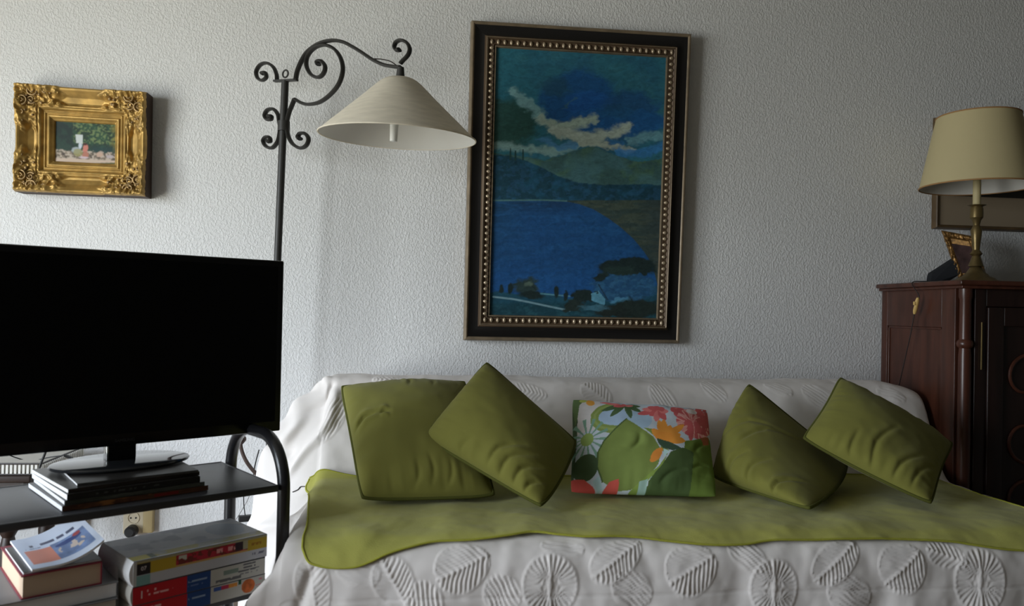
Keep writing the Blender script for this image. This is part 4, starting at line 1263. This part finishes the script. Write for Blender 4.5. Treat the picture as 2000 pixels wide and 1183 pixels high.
t = book('directory', 'fat yellow and white directory lying topmost on the red and blue ones', stackloc(-.316, -.036, bz), BR_ + radians(.5), .287, .175, T, M_pages, M_pages, 'book', True, 'front', 'directories on the middle shelf', rounded=True, splay=2)
def yfn(U, V):
    K = 1.35
    C = np.zeros(U.shape + (3,)) + srn((180, 182, 190), K)
    up = V < .58
    C[up] = srn((176, 150, 44), K)
    C[V < .10] = srn((150, 146, 120), K)
    C[(U < .02)] = srn((176, 178, 180), K)
    m = (U > .02) & (U < .115) & (V > .12) & (V < .58); C[m] = srn((38, 34, 36), K)
    m = (U > .02) & (U < .115) & (V > .60); C[m] = srn((118, 160, 160), K)
    m = (U > .29) & (U < .84) & (V > .10) & (V < .50)
    nz = fbm(U * 30, V * 5, 6, 3)
    red = np.where(nz[..., None] > .5, srn((170, 40, 56), K), srn((110, 44, 40), K))
    C[m] = red[m]
    m = (U > .31) & (U < .37) & (V > .14) & (V < .42) & (nz > .45); C[m] = srn((180, 180, 170), K)
    m = (U > .56) & (U < .76) & (V > .2) & (V < .38) & (vnoise(U * 90, V * 2, 3) > .4); C[m] = srn((214, 150, 150), K)
    m = (U > .74) & (U < .80) & (V > .1) & (V < .45); C[m] = srn((50, 34, 44), K)
    m = (U > .80) & (U < .84) & (V > .1) & (V < .45); C[m] = srn((160, 156, 130), K)
    m = (U > .29) & (U < .84) & (V > .50) & (V < .58); C[m] = srn((186, 150, 90), K)
    m = (U > .87) & (U < .97) & (np.abs(V - .32) < .06) & (vnoise(U * 90, V * 2, 5) > .4); C[m] = srn((150, 110, 30), K)
    m = (U > .88) & (U < .98) & (np.abs(V - .76) < .05) & (vnoise(U * 110, V * 2, 8) > .4); C[m] = srn((110, 112, 130), K)
    return C
painted_patch('spine', t, 0, .287, .0005, T - .0005, -.0006, yfn, 260, 50)
Mx = np.eye(4); Mx[:3, 0] = (1, 0, 0); Mx[:3, 1] = (0, 0, 1); Mx[:3, 2] = (0, -1, 0); Mx[:3, 3] = (.014, -.0009, .030)
text_part('volume_number', '07', .011, M_whiteink, t, Mx)
def topfn(U, V):
    K = 1.3
    n = fbm(U * 7, V * 5, 12, 3)
    C = np.zeros(U.shape + (3,)) + srn((172, 174, 180), K)
    C[(V > .80) & (V < .97)] = srn((130, 122, 60), K)
    w = sstep(.5, .62, n)[..., None] * .6
    C = C * (1 - w) + srn((118, 124, 140), K) * w
    m = (np.hypot((U - .82) / .14, (V - .45) / .3) < 1); C[m] = srn((148, 158, 172), K)
    m = (U < .16) & (V > .82) & (V < .98); C[m] = srn((150, 140, 40), K)
    m = (U > .12) & (U < .16) & (V > .82) & (V < .98); C[m] = srn((50, 60, 30), K)
    return C
painted_patch('front_cover', t, .001, .286, .001, .174, 0, topfn, 120, 80, M_print_gloss, top=True, zt=T + .0003)

# left pile
big = book('large_book', 'big grey hardback at the foot of the left pile, white page edges showing', (*clocal(-.594, -.016)[:2], .3615), A0, .256, .24, .054, M_greycover, M_pages_grey, 'book', False, 'back')
big2 = book('large_book', 'flat grey covered book lying between the big hardback and the thick red book', (*clocal(-.596, -.010)[:2], .4157), A0, .260, .235, .031, M_greycover, M_pages, 'book', False, 'back')
redb = book('red_book', 'thick crimson hardback with tan page edges, under the curling magazine', (*clocal(-.501, -.006)[:2], .4469), A0, .136, .225, .0435, M_redcover, M_pages_tan, 'book', False, 'right')
# thin dark magazine then curling glossy one
dk = book('magazine', 'dark covered magazine lying on the red book, beneath the curling one', (*clocal(-.497, .000)[:2], .4906), A0, .132, .19, .004, M_darkcover, M_pages, 'magazine', True, 'right')
cm = thing('curled_magazine', 'white magazine with an orange and blue cover, its corner curling up', 'magazine', (*clocal(-.484, -.004)[:2], .4950), A0)
U, V = np.meshgrid(np.linspace(0, 1, 110), np.linspace(0, 1, 120))
cl = .045 * np.clip((U * 1.0 + V * .12 - .25) / .87, 0, 1) ** 2
Lm, Wm = .130, .225
P = np.stack([U * Lm - cl * .25, V * Wm, cl + .0045], -1)
def magfn(U, V):
    K = 1.25
    W_ = 1 - V
    n = fbm(U * 9, W_ * 9, 4, 3)
    C = np.zeros(U.shape + (3,)) + srn((196, 206, 224), K)
    m = (U > .06) & (U < .42) & (W_ > .45) & (W_ < .88); C[m] = srn((206, 132, 112), K)
    m = (U > .42) & (U < .93) & (W_ > .42) & (W_ < .88)
    cc_ = srn((110, 130, 168), K) * (.55 + .9 * n)[..., None]; C[m] = cc_[m]
    m = (np.hypot((U - .66) / .2, (W_ - .66) / .12) < 1) & (n > .45); C[m] = srn((190, 176, 166), K)
    m = (np.hypot((U - .66) / .2, (W_ - .52) / .05) < 1); C[m] = srn((52, 70, 120), K)
    m = np.hypot((U - .80) / .06, (W_ - .47) / .04) < 1; C[m] = srn((150, 66, 66), K)
    m = (U > .14) & (U < .86) & (W_ > .28) & (W_ < .35) & (vnoise(U * 26, W_ * 3, 6) > .45); C[m] = srn((64, 70, 96), K)
    m = (U > .05) & (U < .3) & (W_ > .38) & (W_ < .41) & (vnoise(U * 60, W_ * 3, 7) > .4); C[m] = srn((110, 120, 150), K)
    return C
cobj('front_cover', G().grid(P, flip=False, col=magfn(U, V)), M_print_gloss, cm, sharp=None)
g = G()
Pb = P.copy(); Pb[..., 2] = cl * .98 + .0003
g.grid(Pb, flip=True)
for sl in ((slice(None), 0), (slice(None), -1), (0, slice(None)), (-1, slice(None))):
    g.grid(np.stack([P[sl] - [0, 0, .0004], Pb[sl]], 0))
cobj('pages', g, M_pages, cm, sharp=None)
# pale folded leaflet standing between the two piles
g = G()
U, V = np.meshgrid(np.linspace(0, 1, 14), np.linspace(0, 1, 20))
lf0 = np.array(clocal(-.3325, .0))
P = np.stack([.002 * np.sin(V * 3) - .004 * U, .09 * V, .11 * U * (1 - .3 * V ** 2)], -1)
P2 = P + np.array([.002, 0, 0])
lt = thing('leaflet', 'pale curved leaflet tucked between the directories and the left pile', 'leaflet', (lf0[0], lf0[1], .3615), A0)
g.grid(P); g.grid(P2, flip=True)
cobj('sheet', g, M_pages, lt, sharp=None)

# ------------------------------------------------------------------ wall sockets
def wbox(g, px0, py0, px1, py1, y0, y1, bev=0):
    a_ = at(px0, py0, y=0); b_ = at(px1, py1, y=0)
    g.box(min(a_[0], b_[0]), max(a_[0], b_[0]), y0, y1, min(a_[2], b_[2]), max(a_[2], b_[2]), bev=bev)
    return a_, b_
c1 = at(265, 1008, y=0)
so = thing('double_socket', 'ivory double wall socket above the directories, lower outlet taken by a black plug', 'socket', (c1[0], 0, c1[2] - .07))
g = G().box(c1[0] - .036, c1[0] + .030, -.012, -.0003, c1[2] - .055, c1[2] + .055, bev=.003)
obj('plate', g, M_socket, so)
MW = np.array([[1, 0, 0], [0, 0, -1], [0, 1, 0.0]])
for dz in (.0, -.038):
    cz = c1[2] + dz - .002
    obj('outlet_rim', G().lathe([(.0165, -.001), (.0195, .0), (.0195, .0025), (.0165, .0025), (.0160, -.001)], 28, (c1[0] - .003, -.012, cz), M=MW), M_socket, so)
    g = G()
    for q in (-.008, .008):
        g.lathe([(0, .0012), (.0028, .0012), (.0028, .0), ], 12, (c1[0] - .003 + q, -.0122, cz), M=MW)
    obj('pin_hole', g, M_black, so)
obj('side_unit', G().box(c1[0] + .031, c1[0] + .062, -.022, -.0003, c1[2] - .050, c1[2] + .055, bev=.003), M_socket_side, so)
pl = obj('power_plug', G().lathe([(0, .030), (.012, .030), (.0185, .024), (.0195, .004), (.0195, .0), (0, 0)], 28, (c1[0] - .003, -.0155, c1[2] - .042), M=MW), M_black)
tag(pl, 'round black plug pushed into the lower outlet of the ivory wall socket', 'plug')
c2 = at(152, 1010, y=0)
b2 = thing('junction_box', 'small beige box fixed to the wall left of the ivory socket', 'box', (c2[0], 0, c2[2] - .04))
obj('lid', G().box(c2[0] - .035, c2[0] + .028, -.024, -.018, c2[2] - .036, c2[2] + .04, bev=.002), M_socket, b2)
obj('box_body', G().box(c2[0] - .033, c2[0] + .026, -.018, -.0003, c2[2] - .034, c2[2] + .038), M_socket_side, b2)

# ------------------------------------------------------------------ side table and basket behind the television
st = thing('side_table', 'low dark wood side table against the wall behind the television', 'table', (-1.45, -.2, 0))
obj('table_top', G().box(-1.85, -1.125, -.34, -.02, .475, .495, bev=.004), M_sidetable, st)
obj('apron', G().box(-1.82, -1.15, -.325, -.04, .40, .475), M_sidetable, st, smooth=False)
for x, y in ((-1.20, -.30), (-1.20, -.07), (-1.79, -.30), (-1.79, -.07)):
    obj('leg', G().lathe([(0, .40), (.026, .40), (.026, .33), (.016, .31), (.024, .27), (.018, .12), (.014, .03), (.018, .0), (0, 0)], 20, (x, y, 0)), M_sidetable, st)
tr = thing('wire_basket', 'shallow white slatted basket with a dark rim on the side table', 'basket', (-1.45, -.19, .4955))
g = G()
bx0, bx1, by0, by1, bz0, bz1 = -1.82, -1.10, -.33, -.05, .4965, .5265
g.box(bx0, bx1, by0, by1, bz0, bz0 + .003)
for k in range(64):
    x = bx0 + .004 + (bx1 - bx0 - .008) * k / 63
    for y in (by0 + .002, by1 - .002):
        g.box(x - .0032, x + .0032, y - .0015, y + .0015, bz0, bz1)
for k in range(24):
    y = by0 + .004 + (by1 - by0 - .008) * k / 23
    for x in (bx0 + .002, bx1 - .002):
        g.box(x - .0015, x + .0015, y - .0032, y + .0032, bz0, bz1)
obj('slats', g, M_tray, tr, smooth=False)
g = G()
for (p, q) in (((bx0, by0), (bx1, by0)), ((bx1, by0), (bx1, by1)), ((bx1, by1), (bx0, by1)), ((bx0, by1), (bx0, by0))):
    g.tube([(p[0], p[1], bz1 + .002), (q[0], q[1], bz1 + .002)], .0028, 8)
    g.tube([(p[0], p[1], bz0 + .001), (q[0], q[1], bz0 + .001)], .0022, 8)
obj('rim', g, M_cord_dark, tr)
obj('cloth_lining', G().box(bx0 + .006, bx1 - .006, by0 + .006, by1 - .006, bz0 + .004, bz1 - .002, bev=.004), M_pages_grey, tr)

# cables
def cable(name, label, pts, r, m, n=8, cat='cable', world=True):
    P = spline(np.array(pts), n)
    o = obj(name, G().tube(P, r, 8), m, sharp=None)
    return tag(o, label, cat)
zb = .535
cable('cable', 'thin black cable lying across the slatted basket with a small black connector', [at(10, 884, y=-.26), at(30, 893, y=-.25), at(60, 900, y=-.24), at(95, 893, y=-.25), at(125, 889, y=-.26)] , .0018, M_black)
con = obj('cable_connector', G().tube([at(127, 889, y=-.26), at(141, 895, y=-.26)], .0055, 8, sx=1.3, sy=.8), M_black)
tag(con, 'small black plug connector at the right end of the cable behind the television', 'connector')
cable('power_cable', 'black cable hanging down behind the left end of the magazines', [at(92, 870, y=-.36), at(88, 885, y=-.37), at(80, 905, y=-.38), at(72, 930, y=-.38), at(66, 950, y=-.37), at(60, 990, y=-.36)], .0035, M_black)
cable('cable_sleeve', 'thick brown cable looping down behind the right arch of the cart',
      [clocal(-.14, .262, .82), clocal(-.10, .30, .78), clocal(-.09, .40, .70), at(470, 850, y=-.30), at(470, 868, y=-.30), at(474, 885, y=-.30), at(482, 902, y=-.30), at(493, 917, y=-.29), at(504, 930, y=-.28), at(512, 955, y=-.27), at(512, 1010, y=-.25), at(500, 1090, y=-.25)], .0058, M_cord_brown)
cable('thin_cord', 'thin grey cord slanting behind the cart down to the left',
      [at(513, 878, y=-.22), at(508, 905, y=-.22), at(500, 925, y=-.22), at(492, 950, y=-.21), at(484, 975, y=-.2), at(466, 1006, y=-.2), at(450, 1030, y=-.2)], .0013, M_cord_grey)
cable('thin_cord', 'black cord hanging behind the cart beside the thick brown cable',
      [at(506, 878, y=-.24), at(500, 900, y=-.24), at(496, 920, y=-.24), at(495, 945, y=-.24), at(497, 965, y=-.24), at(499, 987, y=-.24)], .002, M_black)
cable('thin_cord', 'fine black cord dropping straight to a small adapter behind the directories',
      [at(476, 955, y=-.2), at(476, 980, y=-.2), at(478, 1000, y=-.2), at(480, 1012, y=-.2)], .0016, M_black)
ad = obj('adapter', G().box(-.028, .02, -.012, .012, -.008, .010, bev=.003), M_black, None, M=xform(at(484, 1012, y=-.2), .3))
tag(ad, 'small black adapter hanging behind the directories at the cord end', 'adapter')
i_, j_ = pix2ij(572, 963, T_SEAT - 10, NT)
cr = [CP[i_, j_] + .0]
pts = []
for px_, py_ in ((571, 962), (580, 956), (590, 952), (602, 950)):
    i_, j_ = pix2ij(px_, py_, T_SEAT - 10, NT)
    pts.append(CP[i_, j_] + CN[i_, j_] * .002)
cable('thin_cord', 'short dark cord lying on the white bedspread beside the blanket corner', pts, .0014, M_cord_dark)

# ------------------------------------------------------------------ cabinet
CX0, CX1, CY0, CZ = 1.685, 2.75, -.445, 1.105
cab = thing('cabinet', 'dark mahogany cabinet with turned corner post standing at the right end of the sofa', 'cabinet', (2.2, -.22, 0))
g = G()
g.box(CX0 + .02, CX1, CY0 + .03, -.01, .06, CZ)
obj('carcass', g, M_cabinet_dark, cab, smooth=False)
g = G()
# side: frame and panel
g.box(CX0, CX0 + .02, -.045, -.01, .0, CZ, bev=.002)
g.box(CX0, CX0 + .02, CY0 + .035, CY0 + .10, .0, CZ, bev=.002)
g.box(CX0, CX0 + .02, CY0 + .10, -.045, CZ - .13, CZ, bev=.002); g.box(CX0, CX0 + .02, CY0 + .10, -.045, .0, .14, bev=.002)
obj('side_frame', g, M_cabinet, cab)
g = G().box(CX0 + .008, CX0 + .02, CY0 + .10, -.045, .14, CZ - .13)
for a_, b_, c_, d_ in ((CY0 + .10, -.045, CZ - .138, CZ - .13), (CY0 + .10, -.045, .14, .148)):
    g.box(CX0 + .003, CX0 + .012, a_, b_, c_, d_, bev=.002)
g.box(CX0 + .003, CX0 + .012, -.053, -.045, .14, CZ - .13, bev=.002); g.box(CX0 + .003, CX0 + .012, CY0 + .10, CY0 + .108, .14, CZ - .13, bev=.002)
obj('side_panel', g, M_cabinet, cab)
g = G()
g.box(CX0 - .022, CX1 + .02, CY0 - .022, -.004, CZ + .006, CZ + .022, bev=.005)
g.box(CX0 - .010, CX1 + .01, CY0 - .010, -.004, CZ - .004, CZ + .006, bev=.003)
obj('cabinet_top', g, M_cabinet, cab)
# engaged corner post
pp = [(0, CZ - .004), (.020, CZ - .004), (.020, CZ - .03), (.017, CZ - .04), (.0175, CZ - .165), (.023, CZ - .172), (.0245, CZ - .180), (.023, CZ - .188), (.017, CZ - .194),
      (.019, CZ - .22), (.020, .60), (.019, .3), (.017, .2), (.023, .19), (.023, .16), (.02, .15), (.022, .0), (0, 0)]
obj('corner_post', G().lathe(pp, 28, (CX0 + .022, CY0 + .018, 0)), M_cabinet, cab)
obj('face_frame', G().box(CX0 + .046, CX0 + .085, CY0 + .005, CY0 + .03, .06, CZ - .004, bev=.002).box(CX0 + .085, CX1, CY0 + .005, CY0 + .03, CZ - .06, CZ - .004, bev=.002).box(CX0 + .085, CX1, CY0 + .005, CY0 + .03, .06, .12, bev=.002), M_cabinet_dark, cab)
for d0, d1 in ((CX0 + .087, CX0 + .56), (CX0 + .563, CX1 - .02)):
    g = G()
    z0_, z1_ = .122, CZ - .062
    g.box(d0, d0 + .055, CY0 - .002, CY0 + .02, z0_, z1_, bev=.003); g.box(d1 - .055, d1, CY0 - .002, CY0 + .02, z0_, z1_, bev=.003)
    g.box(d0 + .055, d1 - .055, CY0 - .002, CY0 + .02, z1_ - .06, z1_, bev=.003); g.box(d0 + .055, d1 - .055, CY0 - .002, CY0 + .02, z0_, z0_ + .06, bev=.003)
    g.box(d0 + .05, d1 - .05, CY0 + .008, CY0 + .02, z0_ + .05, z1_ - .05)
    dr = obj('door', g, M_cabinet_dark, cab)
    g = G()
    xm = (d0 + d1) / 2
    for sgn in (-1, 1):
        for zc_, s0 in ((.82, 1), (.62, -1), (.42, 1)):
            pts = []
            for k in range(36):
                q = k / 35; th = q * 2.6 * pi; r = .085 * (1 - .8 * q)
                pts.append((xm + sgn * (.095 - r * cos(th)), CY0 + .006, zc_ + s0 * r * sin(th)))
            g.tube(np.array(pts), np.linspace(.007, .004, 36), 8)
        g.sphere((xm + sgn * .03, CY0 + .006, .72), .03, 12, (.5, .25, 1)); 
    obj('carving', g, M_cabinet, dr)
    obj('door_knob', G().lathe([(0, .022), (.008, .021), (.011, .014), (.006, .006), (.008, 0)], 18, (d1 - .03 if d0 < CX0 + .3 else d0 + .03, CY0 - .002, .62), M=MW), M_brass, dr)
obj('door_highlight_bar', G().tube([(CX0 + .066, CY0 + .0, CZ - .11), (CX0 + .066, CY0 + .0, CZ - .26)], .0025, 8), M_brass, cab)  # bright bar added as the highlight line beside the door, not a hinge
for x in (CX0 + .022, CX1 - .03):
    obj('foot', G().lathe([(0, .06), (.02, .06), (.026, .03), (.018, 0), (0, 0)], 18, (x + .03, -.06, 0)), M_cabinet_dark, cab)
ZT = CZ + .0225

# ------------------------------------------------------------------ table lamp
tlc = at(1908, 380, y=-.25)
tx, ty = tlc[0], -.25
def zz_at(py, y=-.25, px=1908): return at(px, py, y=y)[2]
tlamp = thing('table_lamp', 'brass candlestick table lamp with a cream drum shade, on the cabinet', 'lamp', (tx, ty, ZT))
zb0, zs0, zs1 = ZT, zz_at(366), zz_at(228)
obj('base', G().lathe([(0, zb0 + .060), (.016, zb0 + .058), (.024, zb0 + .046), (.032, zb0 + .034), (.036, zb0 + .032), (.042, zb0 + .024), (.056, zb0 + .018), (.060, zb0 + .015), (.070, zb0 + .008), (.076, zb0 + .004), (.076, zb0), (0, zb0)], 48, (tx, ty, 0)), M_brass, tlamp)
zc = [zz_at(q) for q in (520, 500, 496, 488, 470, 450, 440, 430, 425, 408, 404, 401, 399)]
obj('stem', G().lathe(list(zip([.024, .012, .020, .011, .014, .018, .010, .014, .021, .020, .018, .029, .013], zc)) + [(0, zc[-1])], 32, (tx, ty, 0)), M_brass, tlamp)
obj('candle_tube', G().lathe([(.0125, zc[-2] - .002), (.0125, zs0 + .05), (0, zs0 + .05)], 24, (tx, ty, 0)), M_candle, tlamp)
RB, RT = .178, .128
obj('shade', G().lathe([(RB, zs0), (RT, zs1)], 80, (tx, ty, 0)), M_cream, tlamp, sharp=None)
obj('shade_lining', G().lathe([(RB - .002, zs0 + .001), (RT - .002, zs1 - .001)], 80, (tx, ty, 0)), M_shade_in, tlamp, sharp=None)
def ring(r, z, w=.0025, sy=2.0):
    return G().tube(np.array([(tx + r * cos(q), ty + r * sin(q), z) for q in np.linspace(0, 2 * pi, 81)[:-1]]), w, 8, closed=True)
obj('shade_trim', ring(RB, zs0 + .001), M_creamtrim, tlamp)
obj('shade_trim', ring(RT, zs1), M_creamtrim, tlamp)
g = G()
for k in range(3):
    q = k * 2 * pi / 3 + .3
    g.tube([(tx, ty, zs1 - .02), (tx + (RT - .003) * cos(q), ty + (RT - .003) * sin(q), zs1 - .002)], .0016, 6)
g.tube([(tx, ty, zs0 + .05), (tx, ty, zs1 - .02)], .004, 8)
obj('shade_spider', g, M_brass, tlamp)
# cord with inline switch hanging down the cabinet side
cx = CX0 - .026
pts = [(tx - .07, ty - .0, ZT + .003), (tx - .14, ty + .02, ZT + .003), (cx + .03, -.235, ZT + .003), (cx - .004, -.232, ZT - .004), tuple(at(1795, 580, x=cx)), tuple(at(1786, 612, x=cx)), tuple(at(1779, 650, x=cx)), tuple(at(1770, 690, x=cx)), tuple(at(1761, 730, x=cx)), tuple(at(1756, 752, x=cx + .004))]
cable('lamp_cord', 'dark cord of the table lamp hanging down the side of the cabinet', pts, .0017, M_cord_dark, cat='cord')
sa, sb = at(1793, 581, x=cx - .004), at(1786, 613, x=cx - .004)
sw = thing('cord_switch', 'ivory inline switch on the cord against the cabinet side', 'switch', tuple(sb))
obj('switch_body', G().tube(resample(np.array([sa, sb]), 9), np.array([.004, .0065, .0075, .0075, .007, .0075, .0075, .0065, .004]), 10, sx=.8), M_switch, sw)
mid_ = (sa * .65 + sb * .35)
obj('slider', G().box(mid_[0] - .011, mid_[0] - .005, mid_[1] - .004, mid_[1] + .004, mid_[2] - .006, mid_[2] + .006, bev=.001), M_switch, sw)

# ------------------------------------------------------------------ standing photo frame on the cabinet
fy = -.26
pf = [at(1838, 450, y=-.085), at(1903, 462, y=-.165), at(1932, 541, y=-.172), at(1877, 541, y=-.095)]
dz_ = min(p[2] for p in pf[2:]) - (ZT + .001)
for p in pf: p[2] -= 0
pf[2][2] = pf[3][2] = ZT + .002
photo = thing('photo_frame', 'gilt photo frame leaning back on its black easel beside the lamp base', 'photo frame', tuple((pf[2] + pf[3]) / 2))
FWd = np.linalg.norm(pf[1] - pf[0]); FHt = np.linalg.norm(pf[3] - pf[0])
nu, nv = 90, 70
U, V = np.meshgrid(np.linspace(0, 1, nu), np.linspace(0, 1, nv))
e = np.minimum(np.minimum(U, 1 - U) * FWd, np.minimum(V, 1 - V) * FHt)
hz = np.interp(e, [0, .003, .008, .018, .021, .024], [0, .006, .009, .007, .004, .001]) + (e < .02) * .006 * (vnoise(U * 30, V * 26, 3) - .3)
Nn = np.cross(pf[3] - pf[0], pf[1] - pf[0]); 
g = G().grid(quadmap(pf, U, V, hz), flip=True)
g.grid(quadmap(pf, *np.meshgrid([0, 1], [0, 1]), -.004))
Pe = quadmap(pf, U, V, hz)
for sl in ((slice(None), 0), (slice(None), -1), (0, slice(None)), (-1, slice(None))):
    uu_, vv_ = U[sl], V[sl]
    g.grid(np.stack([quadmap(pf, uu_, vv_, hz[sl]), quadmap(pf, uu_, vv_, -.004)], 0))
obj('frame', g, M_goldfine, photo, sharp=None)
obj('photograph', G().grid(quadmap(pf, *np.meshgrid([.2, .8], [.22, .78]), .0035), flip=True), mat('old_photo', sr(62, 46, 44), rough=.8, spec=.1, var=(30, .6, 1.5, (1, 1, 1))), photo, smooth=False)
e0, e1 = at(1862, 502, y=-.088), at(1858, 532, y=-.09)
f0, f1 = at(1812, 534, y=-.05), at(1808, 547, y=-.05)
f1[2] = ZT + .001
off = np.array([.035, .0, 0])
g = G()
V8 = [e0, e1 + [.02, 0, -.004], [f1[0] + .05, f1[1], ZT + .001], f1, f0]
V8 = np.array(V8); V9 = V8 + np.array([.004, -.02, 0])
g.add(np.concatenate([V8, V9]), [(0, 1, 2, 3, 4), (9, 8, 7, 6, 5)] + [(k, (k + 1) % 5, (k + 1) % 5 + 5, k + 5) for k in range(5)])
obj('easel_back', g, M_velvet, photo, smooth=False)

# ------------------------------------------------------------------ picture behind the table lamp
q4 = [at(1829, 228, y=-.022), None, None, at(1826, 446, y=-.022)]
wr = .46
q4[1] = q4[0] + np.array([wr, 0, 0]); q4[2] = q4[3] + np.array([wr, 0, 0]); q4[3][0] = q4[0][0]; q4[2][0] = q4[1][0]
QW, QH = wr, q4[0][2] - q4[3][2]
pic = thing('framed_print', 'landscape print in a plain brown frame, partly hidden by the cream lampshade', 'picture', tuple((q4[2] + q4[3]) / 2))
obj('frame', frame_ring(q4, QW, QH, 0, .016, [-.020, .0, .004, .004, .002, -.003], None), M_frame_brown, pic, sharp=40)
obj('mount', G().grid(quadmap(q4, *np.meshgrid([.015, .985], [.02, .98]), -.004), flip=True), mat('print_mount', sr(150, 134, 112), rough=.6), pic, smooth=False)
def lpf(U, V):
    n = fbm(U * 10, V * 8, 3, 3)
    C = np.zeros(U.shape + (3,)) + srn((118, 124, 120), 1)
    C = C * (.7 + .6 * n)[..., None]
    C[V > .62] = srn((64, 84, 96)); C[V > .78] = srn((40, 38, 34))
    return C
Uq, Vq = np.meshgrid(np.linspace(0, 1, 40), np.linspace(0, 1, 30))
obj('print', G().grid(quadmap(q4, .16 + .68 * Uq, .18 + .52 * Vq, -.0032), flip=True, col=lpf(Uq, Vq)), M_print, pic, sharp=None)
